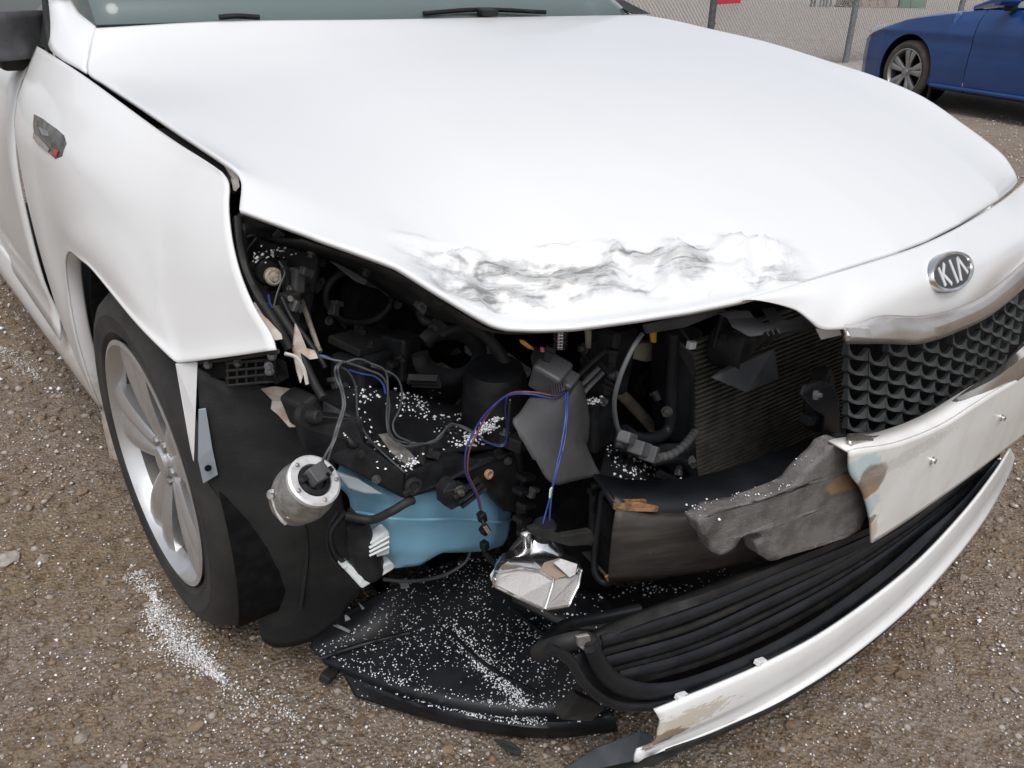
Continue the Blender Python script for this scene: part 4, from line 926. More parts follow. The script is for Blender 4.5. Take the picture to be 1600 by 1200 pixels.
# connector block and black rubber flap
cb = pbox('wiring_connector', (860, 586, .315), (.042, .045, .048), M['dkgrey'], car, rot=(20, -18, 20), bev=.005)
pbox('connector_cap', (880, 596, .30), (.032, .035, .03), M['grey_rub'], cb, rot=(20, -18, 20), bev=.004)
pplate('connector_tab', [(848, 543, .32), (856, 545, .32), (855, 552, .32), (847, 551, .32)], .006, M['pink'], cb)
for k in range(7):
    ptube('connector_pin', [(862+k*3.6, 604-1.6*k, .285), (864+k*3.6, 618-1.6*k, .28)], .0017, M['blk2'], cb, n=5)
pplate('connector_top', [(842, 565, .32), (850, 548, .325), (866, 548, .32), (874, 562, .312), (872, 580, .308), (846, 584, .312)], .02, M['blk2'], cb)
fl1 = sheet('rubber_flap', [[Y3(p) for p in ((828, 622, .31), (860, 616, .30), (890, 600, .295), (905, 596, .295), (914, 625, .30), (919, 655, .305))], [Y3(p) for p in ((812, 645, .295), (850, 650, .28), (880, 650, .275), (900, 650, .28), (912, 668, .29), (917, 685, .30))], [Y3(p) for p in ((800, 660, .29), (835, 690, .265), (870, 700, .26), (895, 695, .265), (908, 692, .28), (914, 695, .295))], [Y3(p) for p in ((822, 690, .27), (838, 716, .255), (868, 722, .25), (896, 716, .255), (914, 712, .27), (922, 715, .28))], [Y3(p) for p in ((845, 718, .25), (848, 740, .245), (866, 757, .24), (890, 752, .245), (918, 746, .262), (936, 742, .27))]], M['grey_rub'], car, .003, 24, 20)
# black carrier under the headlamp, with its ledge
led = sheet('carrier_ledge', [[Y3(p) for p in ((500, 620, .52), (560, 610, .52), (640, 620, .52), (720, 640, .50), (790, 640, .47))], [Y3(p) for p in ((520, 655, .45), (580, 660, .46), (650, 670, .47), (720, 670, .45), (800, 660, .43))], [Y3(p) for p in ((545, 700, .41), (590, 712, .415), (640, 735, .40), (700, 712, .41), (800, 700, .40))]], M['blk'], car, .008, 30, 16); SNOW.append((led, 520, None))
crf = pplate('headlamp_carrier', [(468, 668, .445), (500, 650, .43), (556, 655, .415), (570, 692, .405), (634, 741, .385), (634, 782, .383), (590, 760, .397), (545, 735, .41), (505, 714, .435), (478, 704, .445)], .02, M['blk'], car, bev=.004)
pplate('carrier_face', [(634, 741, .385), (690, 716, .394), (720, 712, .396), (750, 722, .394), (808, 703, .389), (808, 800, .389), (782, 790, .39), (760, 766, .39), (738, 746, .392), (712, 747, .392), (690, 764, .388), (634, 782, .383)], .02, M['blk'], crf, bev=.004)
for t_ in range(5):
    pplate('carrier_web', [(590+22*t_, 716+8*t_-(t_ > 2)*(t_-2)*16, .402-.004*t_), (596+22*t_, 720+8*t_-(t_ > 2)*(t_-2)*16, .401-.004*t_), (604+22*t_, 690+4*t_, .425-.003*t_), (598+22*t_, 688+4*t_, .426-.003*t_)], .008, M['blk2'], crf, bev=.001)
pplate('carrier_step', [(505, 625, .46), (552, 650, .42), (568, 655, .415), (570, 690, .41), (545, 700, .415), (515, 690, .43), (500, 660, .445)], .03, M['blk'], car, bev=.004)
pplate('carrier_side', [(748, 720, .393), (806, 704, .385), (812, 760, .382), (806, 802, .384), (788, 800, .386), (760, 768, .39)], .02, M['blk'], car, bev=.003)
lathe('carrier_hole', Y3((764, 741, .385)), (.1, -1, .1), [(.0075, -.003), (.008, .002), (.0055, .003), (.005, -.001)], mat('orange_sleeve', (.45, .28, .18), .5), crf, 14)
lathe('carrier_socket', Y3((646, 760, .377)), (-.1, -1, .1), [(.013, -.003), (.013, .002), (.009, .003), (.008, -.001)], M['blk2'], crf, 18)
pplate('scraped_plate', [(592, 680, .43), (608, 678, .43), (640, 705, .405), (655, 722, .40), (640, 730, .397), (612, 708, .41)], .003, mat('scraped_grey', (.12, .115, .105), .6, c2=(.2, .19, .175), ns=80), led, bev=0)
ptube('carrier_rib', [(575, 690, .41), (600, 705, .408), (622, 722, .402), (634, 735, .395)], .003, M['blk2'], led, n=5)
pplate('small_clamp', [(692, 770, .36), (702, 755, .36), (712, 752, .36), (716, 762, .355), (728, 760, .35), (736, 764, .35), (730, 778, .35), (720, 790, .352), (706, 797, .355), (694, 790, .36)], .02, M['blk'], car, bev=.003)
pbox('side_rack', (805, 690, .37), (.03, .04, .02), M['blk2'], car, rot=(0, 10, 15))
for k in range(5):
    pbox('rack_rung', (822-(k % 2)*6, 745+k*22, .36), (.028, .02, .008), M['blk'], car, rot=(0, 20, 10), bev=.001)
ptube('side_strut', [(806, 700, .39), (812, 760, .40), (816, 820, .41), (818, 860, .42)], .010, M['blk2'], car, n=6)
ptube('side_strut', [(930, 755, .30), (928, 800, .29), (925, 850, .28)], .008, M['blk'], car, n=6)
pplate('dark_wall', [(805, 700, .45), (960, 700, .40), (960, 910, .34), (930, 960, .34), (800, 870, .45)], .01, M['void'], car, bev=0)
# washer tank with pump
tk = sheet('washer_tank', [[Y3(p) for p in ((520, 752, .47), (552, 758, .445), (600, 770, .42), (660, 772, .41), (720, 760, .41), (780, 770, .42), (800, 775, .45))], [Y3(p) for p in ((545, 775, .47), (572, 778, .445), (610, 790, .42), (660, 792, .41), (720, 790, .41), (778, 800, .42), (800, 800, .45))], [Y3(p) for p in ((550, 810, .47), (575, 812, .445), (610, 820, .42), (660, 828, .41), (720, 828, .41), (775, 828, .42), (798, 822, .45))], [Y3(p) for p in ((575, 850, .47), (590, 856, .445), (612, 862, .42), (660, 862, .412), (720, 858, .412), (768, 850, .425), (794, 840, .45))], [Y3(p) for p in ((585, 882, .50), (598, 886, .46), (615, 888, .43), (655, 884, .42), (690, 864, .42), (756, 862, .435), (786, 852, .46))]], M['blue'], car, .03, 40, 20, flip=True, curve=lin)
tk['label'] = 'translucent blue washer fluid tank'
pplate('tank_shoulder', [(524, 738, .43), (560, 748, .415), (602, 774, .398), (570, 772, .41), (545, 764, .42)], .012, mat('pale_tank_plastic', (.36, .42, .45), .4), tk, bev=.003)
ptube('tank_seam', [(556, 800, .437), (575, 803, .434), (610, 810, .408), (660, 812, .398), (720, 811, .398), (776, 816, .41), (798, 812, .44)], .0022, M['blue'], tk, n=6)
pplate('tank_rib', [(574, 852, .40), (606, 828, .395), (609, 834, .394), (609, 866, .394), (577, 874, .40)], .02, M['tankwhite'], tk, bev=.002)
for k in range(3): ptube('tank_rib', [(577, 856+6*k, .397), (608, 838+8*k, .391)], .0025, M['tankwhite'], tk, n=5)
lathe('washer_pump', Y3((572, 872, .42)), (-.15, 0, 1), [(.022, -.03), (.024, -.02), (.024, .035), (.018, .045), (.016, .07)], M['blk'], tk, 20)
pplate('pump_cradle', [(535, 888, .42), (545, 880, .42), (568, 898, .405), (612, 878, .40), (618, 884, .40), (616, 890, .40), (566, 921, .40), (562, 916, .402), (540, 892, .42)], .02, M['tankwhite'], tk, bev=.003)
ptube('pump_hose', [(540, 800, .44), (518, 830, .445), (522, 860, .44), (540, 880, .43), (556, 886, .43)], .004, M['blk'], tk, n=6)
ptube('pump_hose', [(528, 800, .45), (512, 830, .455), (516, 864, .45), (534, 892, .44)], .003, M['blk2'], tk, n=6)
ptube('loom', [(540, 806, .42), (580, 812, .40), (610, 800, .375), (634, 786, .37), (645, 782, .372)], .0065, M['blk2'], car, n=7)
ptube('loom', [(545, 795, .43), (560, 808, .42), (590, 812, .40)], .004, M['blk'], car, n=7)
ptube('under_cable', [(600, 905, .45), (640, 908, .45), (690, 900, .46), (725, 880, .46), (735, 862, .46)], .003, M['wire'], car, n=6)
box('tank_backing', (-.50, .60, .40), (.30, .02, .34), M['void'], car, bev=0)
# --- arch liner in front of the wheel
ln = sheet('arch_liner', [[Y3(p) for p in ((308, 575, .61), (360, 600, .575), (420, 606, .54), (470, 640, .51), (520, 700, .49))], [Y3(p) for p in ((314, 680, .605), (360, 690, .575), (420, 700, .545), (480, 730, .52), (535, 780, .50))], [Y3(p) for p in ((318, 745, .60), (350, 775, .59), (420, 800, .555), (480, 820, .535), (550, 860, .52))], [Y3(p) for p in ((352, 778, .60), (372, 830, .60), (430, 880, .575), (500, 890, .555), (566, 915, .54))], [Y3(p) for p in ((376, 850, .615), (398, 925, .62), (430, 940, .605), (490, 950, .59), (545, 945, .58))], [Y3(p) for p in ((404, 970, .64), (410, 1000, .64), (440, 1012, .63), (490, 1000, .615), (530, 968, .60))]], M['liner'], car, .004, 30, 30, flip=True)
lathe('liner_hole', Y3((404, 849, .580)), (-.4, -1, 0), [(.007, 0), (.007, .003)], M['void'], ln, 12)
ptube('liner_rib', [(440, 720, .54), (470, 800, .535), (480, 860, .55), (470, 950, .59)], .004, M['liner'], ln, n=6)
sheet('liner_top', [[Y3(p) for p in ((308, 572, .63), (360, 575, .60), (440, 570, .55))], [Y3(p) for p in ((310, 620, .70), (370, 620, .68), (450, 620, .65))]], M['void'], ln, .004, 8, 4)
pplate('bumper_corner_remnant', [(275, 569, .642), (309, 566, .61), (306, 640, .615), (303, 722, .625), (298, 700, .63), (288, 640, .638)], .004, M['paint'], car, bev=.001)
sb = pplate('mounting_strip', [(311, 640, .598), (322, 638, .592), (332, 700, .585), (341, 742, .583), (318, 756, .592), (310, 720, .595)], .003, M['greyblue'], car, bev=.001)
lathe('strip_hole', Y3((325, 731, .582)), (-.2, -1, 0), [(.005, 0), (.005, .002)], M['void'], sb, 12)
ptube('seam_rail', [(306, 566, .62), (360, 560, .545), (434, 549, .445)], .0035, M['blk2'], car, n=6)
gb_ = pplate('clip_rail', [(312, 568, .612), (356, 566, .56), (430, 560, .47), (448, 566, .46), (452, 590, .458), (432, 602, .475), (428, 598, .478), (356, 604, .565), (352, 592, .57), (330, 590, .595), (312, 586, .615)], .008, M['void'], car, bev=.001)
for k in range(6):
    a = k/5; ptube('rail_bar', [(356+a*74, 568-a*6, .548-a*.075), (356+a*74, 604-a*6, .558-a*.075)], .0022, M['blk2'], gb_, n=5)
for k in range(4):
    ptube('rail_bar', [(354, 568+k*11.5, .550+.003*k), (430, 561+k*11.5, .470+.003*k)], .002, M['blk2'], gb_, n=5)
for px, py, yy in ((325, 570, .59), (372, 567, .535), (420, 572, .47), (425, 556, .46), (421, 580, .468)):
    lathe('rail_clip', Y3((px, py, yy)), (-.4, -1, .2), [(.006, -.004), (.006, .002), (.003, .003), (.003, .007)], M['dkgrey'], gb_, 8)
# --- splash shield fallen under the nose
tray = sheet('splash_shield', [[Z3(p) for p in ((528, 962, .13), (640, 905, .13), (760, 872, .14), (880, 885, .14), (990, 930, .14))], [Z3(p) for p in ((500, 992, .075), (620, 975, .085), (760, 965, .09), (880, 990, .10), (980, 1020, .10))], [Z3(p) for p in ((486, 1010, .045), (600, 1040, .055), (740, 1068, .06), (860, 1085, .065), (960, 1085, .07))], [Z3(p) for p in ((508, 1034, .035), (620, 1075, .045), (750, 1103, .05), (870, 1110, .055), (960, 1100, .06))], [Z3(p) for p in ((520, 1040, .022), (630, 1085, .030), (755, 1116, .034), (870, 1120, .042), (960, 1108, .05))], [Z3(p) for p in ((538, 1055, .022), (640, 1098, .030), (760, 1126, .034), (866, 1134, .040), (960, 1118, .05))], [Z3(p) for p in ((556, 1088, .004), (650, 1116, .006), (760, 1142, .006), (860, 1150, .008), (965, 1140, .02))]], M['gloss'], None, .004, 70, 46)
tag(tray, 'black plastic splash shield sagging to the ground beneath the torn nose, dusted with snow', 'splash shield')
ptube('shield_rib', [(530, 1000, .0), (531, 1000, .0)], .001, M['gloss'], tray) if False else None
for pts in (((500, 1030, .05), (560, 1010, .07), (640, 990, .085)), ((700, 985, .085), (760, 1040, .075), (840, 1085, .068)), ((800, 950, .10), (840, 985, .10), (880, 1010, .10))):
    tube('rib', [Z3(p)+Vector((0, 0, .002)) for p in pts], .004, M['gloss'], tray, n=6)
for pts in (((516, 975, .10), (548, 990, .085), (546, 993, .085), (515, 979, .10)), ((538, 962, .12), (548, 972, .11), (540, 975, .11)), ((560, 946, .13), (570, 955, .125), (566, 957, .125)), ((622, 912, .13), (636, 908, .135), (640, 922, .13), (628, 924, .128))):
    plate('clear_shard', [Z3(p)+Vector((0, 0, .008)) for p in pts], .002, mat('clear_shard_plastic', (.3, .31, .32), .2), tray, d=(0, 0, -1), bev=0)
sk = box('plastic_scrap', W(513, 1056, z=.015), (.03, .022, .016), M['blk2'], None, rot=(12, 15, 30), bev=.003); tag(sk, 'small black square plastic scrap on gravel beside the fallen shield', 'plastic scrap')
sk = plate('plastic_scrap', [Z3(p) for p in ((770, 1153, .02), (800, 1158, .02), (815, 1172, .015), (812, 1180, .012), (790, 1172, .015))], .004, M['blk2'], None, d=(0, 0, -1)); tag(sk, 'thin flat black shard lying on gravel before the fallen shield', 'plastic scrap')
# lower dark pieces behind the lower grille
sheet('lower_shroud', [[Y3(p) for p in ((800, 880, .40), (930, 925, .33), (1050, 905, .28), (1200, 870, .25), (1360, 815, .22))], [Y3(p) for p in ((800, 940, .36), (900, 985, .26), (1000, 970, .20), (1200, 900, .17), (1360, 840, .15))]], M['blk'], car, .005, 24, 6)
ptube('lower_duct_edge', [(848, 1008, .17), (862, 992, .19), (890, 975, .20), (940, 965, .19), (1000, 952, .17)], .009, M['gloss'], car, n=8)
pplate('fallen_bracket', [(640+236, 1125, .15), (905, 1088, .135), (925, 1095, .13), (945, 1108, .125), (925, 1128, .13)], .02, M['blk2'], car, bev=.003)
# ------------------------------------------------------------------ things dangling on their wires
# projector unit with its cast housing
pj = empty('headlamp_projector', Y3((478, 790, .40)), 'round cast metal headlamp projector with pale ring dangling on dark wires by the tyre', 'headlamp part')
pc = Y3((490, 752, .385)); pa = Vector((.22, -.62, .75)).normalized()
lathe('housing', pc, pa, [(.0, -.085), (.022, -.082), (.034, -.066), (.040, -.040), (.040, -.022), (.036, -.012), (.034, 0)], M['cast'], pj, 40)
rgn = lathe('ring', pc, pa, [(.0355, -.004), (.036, .003), (.033, .005), (.023, .004), (.022, -.004)], M['ring'], pj, 40, close=True)
lathe('socket', pc, pa, [(.023, -.004), (.021, .004), (.015, .005), (.014, .000), (.0, .0)], M['blk'], pj, 24)
pe1 = pa.orthogonal().normalized(); pe2 = pa.cross(pe1)
from mathutils import Euler
def pbx(name, u, v, h, size, m, rz=0):
    c = pc+Vector((1, 0, 0))*u+pa.cross(Vector((1, 0, 0))).normalized()*v+pa*h
    q = pa.to_track_quat('Z', 'Y').to_euler(); return box(name, c, size, m, pj, rot=[math.degrees(a) for a in q], bev=.0015)
pl = pbx('plug', .002, .004, .012, (.026, .022, .018), M['dkgrey']); pbx('plug_latch', -.016, .004, .008, (.012, .008, .012), M['blk']); pbx('plug_latch', .018, .004, .008, (.012, .008, .012), M['blk'])
pbx('plug_window', -.005, -.004, .0215, (.005, .006, .002), M['void']); pbx('plug_window', .009, -.004, .0215, (.005, .006, .002), M['void'])
for k, (px, py, yy) in enumerate(((446, 756, .41), (428, 772, .415), (440, 768, .41))):
    lathe('lug', Y3((px, py, yy)), (-.5, -.6, .3), [(.008, -.012), (.008, .006), (.004, .008), (.004, .014)], M['cast'], pj, 12)
pplate('bracket', [(440, 765, .40), (470, 778, .385), (468, 795, .385), (452, 812, .395), (442, 806, .405), (428, 790, .41), (424, 776, .415)], .012, M['cast'], pj, bev=.002)
ptube('bracket_rim', [(425, 776, .41), (432, 798, .405), (440, 812, .40), (446, 818, .40)], .0028, M['ring'], pj, n=6)
ptube('bracket_rim', [(470, 776, .378), (464, 792, .38), (450, 808, .388)], .003, M['ring'], pj, n=6)
for a in (0, 1.3, 2.6, 3.9, 5.2):
    lathe('rivet', pc+pe1*.0295*math.cos(a)+pe2*.0295*math.sin(a), pa, [(.0028, .003), (.0028, .007), (.001, .008)], M['cast'], pj, 8)
ptube('wire', [(503, 722, .37), (512, 705, .37), (520, 690, .375), (526, 668, .38), (532, 650, .39), (536, 632, .40), (533, 610, .41), (525, 590, .42), (524, 575, .42), (532, 566, .43)], .0017, M['wire'], pj, n=6)
ptube('wire', [(512, 720, .37), (518, 700, .37), (524, 686, .375), (530, 666, .38), (536, 648, .39), (539, 632, .40), (536, 610, .41), (530, 590, .42), (528, 574, .42), (536, 565, .43)], .0017, M['wire'], pj, n=6)
# fog lamp reflector
fg = empty('fog_lamp', Y3((840, 895, .20)), 'broken chrome fog lamp reflector hanging on blue wires before the crash beam', 'fog lamp')
rim0 = [(771, 908, .165), (779, 894, .172), (812, 889, .170), (843, 893, .164), (866, 905, .152), (897, 898, .150), (906, 890, .16), (903, 915, .152), (888, 946, .145), (852, 952, .140), (810, 934, .148), (773, 916, .163)]
topr = [(772, 902, .168), (778, 880, .19), (790, 866, .20), (812, 860, .21), (840, 856, .215), (866, 860, .21), (888, 868, .20), (900, 876, .185), (907, 890, .162)]
botr = [(772, 912, .165), (780, 894, .172), (796, 891, .171), (812, 889, .170), (843, 893, .164), (852, 898, .158), (866, 905, .152), (890, 900, .152), (907, 892, .16)]
sheet('reflector_shell', [[Y3(p) for p in topr], [Y3((a*.5+c*.5, b*.5+d*.5, e*.5+f*.5-.012)) for (a, b, e), (c, d, f) in zip(topr, botr)], [Y3(p) for p in botr]], M['chrome'], fg, .0025, 40, 10)
lathe('reflector_neck', Y3((840, 858, .22)), (-.05, .1, 1), [(.036, -.02), (.034, 0), (.022, .012), (.018, .03), (.010, .034)], M['chrome'], fg, 24)
lathe('neck_stub', Y3((822, 846, .215)), (-.1, -.1, 1), [(.008, -.01), (.008, .018), (.005, .02)], M['chrome'], fg, 12)
fc = plate('lens_face', [Y3(p) for p in ((771, 908, .165), (780, 895, .171), (812, 890, .169), (843, 894, .163), (866, 906, .151), (852, 951, .139), (810, 934, .147), (773, 917, .162))], .010, M['lens'], fg, bev=.001, d=(.1, 1, .3))
plate('lens_face', [Y3(p) for p in ((866, 906, .150), (898, 904, .150), (906, 896, .158), (903, 915, .152), (888, 946, .144), (852, 951, .138))], .010, M['lens'], fg, bev=.001, d=(.1, 1, .3))
ptube('lens_rim', [(771, 906, .165), (772, 915, .163), (810, 934, .147), (851, 952, .138), (888, 947, .143), (903, 916, .151), (908, 890, .158)], .0022, M['chrome'], fg, n=6, curve=lin)
ptube('lens_rim', [(771, 906, .165), (779, 894, .170), (812, 888, .168), (843, 892, .162), (866, 905, .149), (852, 951, .137)], .0018, M['chrome'], fg, n=6, curve=lin)
plate('inner_window', [Y3(p) for p in ((846, 892, .159), (852, 880, .165), (876, 873, .17), (890, 890, .156), (884, 900, .15), (866, 905, .148))], .002, M['brownlens'], fg, bev=0)
plate('cracked_flap', [Y3(p) for p in ((866, 880, .158), (878, 874, .16), (902, 882, .15), (899, 897, .146), (890, 902, .146))], .002, M['ring'], fg, bev=0)
pplate('lamp_bracket', [(830, 828, .19), (842, 824, .19), (880, 838, .185), (926, 830, .18), (930, 842, .18), (926, 852, .182), (890, 854, .185), (846, 842, .19), (832, 836, .19)], .012, M['blk2'], fg, bev=.002)
pplate('lamp_bracket_wing', [(798, 862, .215), (818, 838, .215), (832, 832, .21), (838, 850, .21), (812, 858, .215)], .006, M['blk'], fg, bev=.002)
lathe('lamp_socket', Y3((852, 820, .205)), (0, -.2, 1), [(.016, -.02), (.016, 0), (.012, .004)], M['gloss'], fg, 16)
ptube('wire', [(848, 818, .205), (856, 790, .21), (862, 765, .215), (868, 735, .22), (878, 690, .235), (884, 650, .25), (884, 615, .275)], .0013, M['wireblue'], fg, n=6)
ptube('wire', [(858, 818, .205), (860, 790, .21), (863, 765, .215), (870, 735, .22), (882, 690, .235), (886, 650, .25), (887, 613, .275)], .0013, M['wireblue'], fg, n=6)
pbox('wire_tag', (861, 769, .214), (.009, .002, .013), M['tagw'], fg, rot=(0, 5, 30), bev=0)
# bulb holder on its own lead
bh = empty('bulb_holder', Y3((757, 840, .33)), 'small black bulb holder with white bulb dangling before the blue tank', 'bulb holder')
pbox('clip', (753, 808, .335), (.011, .012, .018), M['gloss'], bh, rot=(0, -15, 10)); pbox('clip', (757, 828, .335), (.013, .012, .014), M['gloss'], bh, rot=(0, -25, 10)); pbox('clip', (757, 852, .335), (.011, .012, .014), M['gloss'], bh, rot=(0, -5, 10))
ptube('tail', [(756, 850, .335), (758, 862, .335), (766, 874, .333), (774, 880, .33)], .005, M['gloss'], bh, n=6)
ptube('bulb', [(757, 820, .326), (764, 831, .322)], .0042, M['chrome'], bh, n=8)
ptube('wire', [(750, 795, .335), (745, 775, .335), (735, 755, .335), (727, 735, .335), (728, 705, .335), (738, 680, .335), (752, 655, .335), (770, 635, .33), (795, 617, .32), (830, 616, .305), (865, 622, .29), (882, 612, .28)], .0015, M['wireblue'], bh, n=6)
ptube('wire', [(752, 797, .335), (747, 775, .335), (739, 757, .335), (731, 737, .335), (733, 705, .335), (744, 680, .335), (757, 655, .335), (775, 632, .33), (800, 614, .32), (835, 613, .305), (868, 618, .29), (880, 608, .28)], .0015, M['wirered'], bh, n=6)
# remaining looms of the bay
WR = [(((498, 556, .46), (520, 562, .45), (540, 566, .44), (575, 578, .43), (600, 592, .425), (608, 630, .42), (607, 665, .415), (615, 685, .41), (632, 697, .40), (660, 694, .40), (685, 686, .40)), 'wire'),
      (((540, 566, .43), (560, 561, .43), (580, 568, .43), (602, 580, .425), (606, 610, .42), (604, 650, .42), (608, 678, .41), (625, 690, .405), (650, 692, .40)), 'wire'),
      (((580, 572, .43), (600, 578, .43), (620, 590, .425), (628, 612, .42), (624, 640, .42), (614, 662, .42), (620, 680, .41), (640, 690, .40)), 'wire'),
      (((545, 578, .44), (565, 584, .435), (585, 588, .43), (598, 600, .425), (602, 615, .42)), 'wireblue'),
      (((500, 555, .46), (512, 558, .455), (526, 566, .45)), 'wireblue'),
      (((530, 572, .43), (545, 582, .43), (556, 605, .43), (558, 640, .425), (562, 660, .42), (580, 690, .41), (606, 715, .40), (632, 738, .385)), 'wire'),
      (((640, 694, .40), (680, 690, .40), (700, 668, .41), (715, 664, .41), (735, 672, .40), (760, 690, .385), (785, 695, .375), (793, 680, .37), (795, 650, .36), (797, 625, .34)), 'wire'),
      (((740, 676, .395), (765, 693, .38), (788, 696, .37), (792, 670, .365), (790, 640, .35), (792, 620, .34)), 'wireblue'),
      (((680, 688, .40), (695, 672, .405), (705, 662, .41), (722, 668, .405), (745, 680, .39)), 'wire')]
for pts, m in WR: ptube('wire', pts, .0016, M[m], car, n=6)
SNOW.append((tray, 2600, 'tray'))
# ------------------------------------------------------------------ bolts, clips and ribs on the black mouldings
def shared(name, build, m):
    bm = bmesh.new(); build(bm); me = bpy.data.meshes.new(name); bm.to_mesh(me); bm.free(); me.materials.append(m); return me
def b_bolt(bm):
    bmesh.ops.create_cone(bm, cap_ends=True, segments=12, radius1=.0075, radius2=.0075, depth=.003)
    r = bmesh.ops.create_cone(bm, cap_ends=True, segments=6, radius1=.0045, radius2=.004, depth=.006); bmesh.ops.translate(bm, verts=r['verts'], vec=(0, 0, .004))
def b_clip(bm):
    r = bmesh.ops.create_cube(bm, size=1); bmesh.ops.scale(bm, verts=r['verts'], vec=(.018, .010, .010))
    r = bmesh.ops.create_cube(bm, size=1); bmesh.ops.scale(bm, verts=r['verts'], vec=(.006, .014, .008)); bmesh.ops.translate(bm, verts=r['verts'], vec=(.006, 0, .005))
    bmesh.ops.bevel(bm, geom=list(bm.edges), offset=.0008, segments=1, affect='EDGES')
def b_rib(bm):
    for k in (-1, 0, 1):
        r = bmesh.ops.create_cube(bm, size=1); bmesh.ops.scale(bm, verts=r['verts'], vec=(.036, .0022, .008)); bmesh.ops.translate(bm, verts=r['verts'], vec=(0, k*.008, .002))
bolt_me = [shared('bolt', b_bolt, mat('dull_zinc', (.13, .125, .12), .5, .5, c2=(.08, .075, .07), ns=80)), shared('bolt', b_bolt, M['blk2'])]; clip_me = [shared('clip', b_clip, M['dkgrey']), shared('clip', b_clip, M['blk2'])]; rib_me = shared('rib_set', b_rib, M['blk2'])
bpy.context.view_layer.update(); dg = bpy.context.evaluated_depsgraph_get(); rr2 = random.Random(5)
zones = (((395, 360, 500, 520), 10), ((500, 400, 720, 640), 26), ((560, 640, 800, 770), 16), ((800, 520, 960, 640), 14), ((960, 640, 1080, 760), 8), ((1085, 490, 1260, 560), 5), ((820, 760, 930, 830), 6), ((900, 540, 1050, 690), 10))
okm = {M[k].name for k in ('blk', 'blk2', 'void', 'gloss')}
for (x0, y0, x1, y1), n in zones:
    for _ in range(n):
        px, py = rr2.uniform(x0, x1), rr2.uniform(y0, y1); d = (FW+RT*((px-800)/FPX)+UP*((600-py)/FPX)).normalized()
        hit, loc, nrm, _i, ob, _m = scn.ray_cast(dg, CAM, d)
        if not hit or ob.data.materials[0].name not in okm or ob.name in ('engine_bay_wall', 'dark_wall') or loc.y > .75: continue
        if nrm.dot(d) > 0: nrm = -nrm
        t = rr2.random(); me = rr2.choice(bolt_me) if t < .4 else rr2.choice(clip_me) if t < .8 else rib_me
        o = bpy.data.objects.new(me.name.split('.')[0], me); col.objects.link(o); o.parent = car
        o.rotation_euler = nrm.to_track_quat('Z', 'Y').to_euler(); o.rotation_euler.rotate_axis('Z', rr2.uniform(0, 3)); o.location = loc+nrm*.002; k = rr2.uniform(.7, 1.3); o.scale = (k, k, k)
# ------------------------------------------------------------------ snow caught on the broken parts
from mathutils.bvhtree import BVHTree
def sample(o, n, nmin=.25, test=None):
    me = o.data; vs = [v.co.copy() for v in me.vertices]; tri = []; ar = []
    off = o.matrix_basis.translation if o.parent is None else Vector()
    for p in me.polygons:
        if abs(p.normal.z) < nmin: continue
        vv = list(p.vertices)
        for k in range(1, len(vv)-1):
            a, b, c = vs[vv[0]], vs[vv[k]], vs[vv[k+1]]
            tri.append((a, b, c)); ar.append((b-a).cross(c-a).length)
    if not tri: return []
    up_ = .0015 if sum(p.normal.z*p.area for p in me.polygons) > 0 else max([m_.thickness for m_ in o.modifiers if m_.type == 'SOLIDIFY'] or [0])+.001
    ar = np.array(ar); idx = rng.choice(len(tri), n, p=ar/ar.sum()); out = []
    for i in idx:
        a, b, c = tri[i]; u, v = rng.uniform(), rng.uniform()
        if u+v > 1: u, v = 1-u, 1-v
        p = a+(b-a)*u+(c-a)*v+Vector((0, 0, up_))
        if test is None or test(p): out.append(p)
    return out
def clump(s, f=1.0, t=.0):
    return lambda p: rng.uniform() < f*sm(t-.25, t+.35, mn.noise(p*s))
SP = []; SR = []
def addsnow(pts, r0=.0011, r1=.0026, lift=.0012):
    for p in pts: SP.append((p.x, p.y, p.z+lift)); SR.append(rng.uniform(r0, r1) if rng.uniform() < .85 else rng.uniform(r1, r1*1.35))
O_ = bpy.data.objects
addsnow(sample(tray, 9000, test=clump(7, .30, -.2)), .0006, .0018)
addsnow(sample(O_['carrier_ledge'], 1500, test=clump(14, .7, .05)), .0010, .0028)
addsnow(sample(O_['lower_support'], 1800, test=clump(12, .7, .0)), .0010, .0030)
addsnow(sample(O_['headlamp_panel'], 500, nmin=.0, test=clump(22, .5, .15)), .0008, .0020)
addsnow(sample(O_['strut_tower'], 500, test=clump(22, .6, .0)), .0009, .0022)
addsnow(sample(O_['lower_shroud'], 900, test=clump(16, .5, .05)), .0008, .0022)
addsnow(sample(O_['crash_beam'], 200, nmin=.0, test=clump(20, .3, .1)), .0006, .0014)
addsnow(sample(lg, 500, test=clump(15, .4, .1)), .0007, .0016)
addsnow(sample(foam, 420, nmin=.55, test=clump(25, .8, .0)), .0005, .0013)
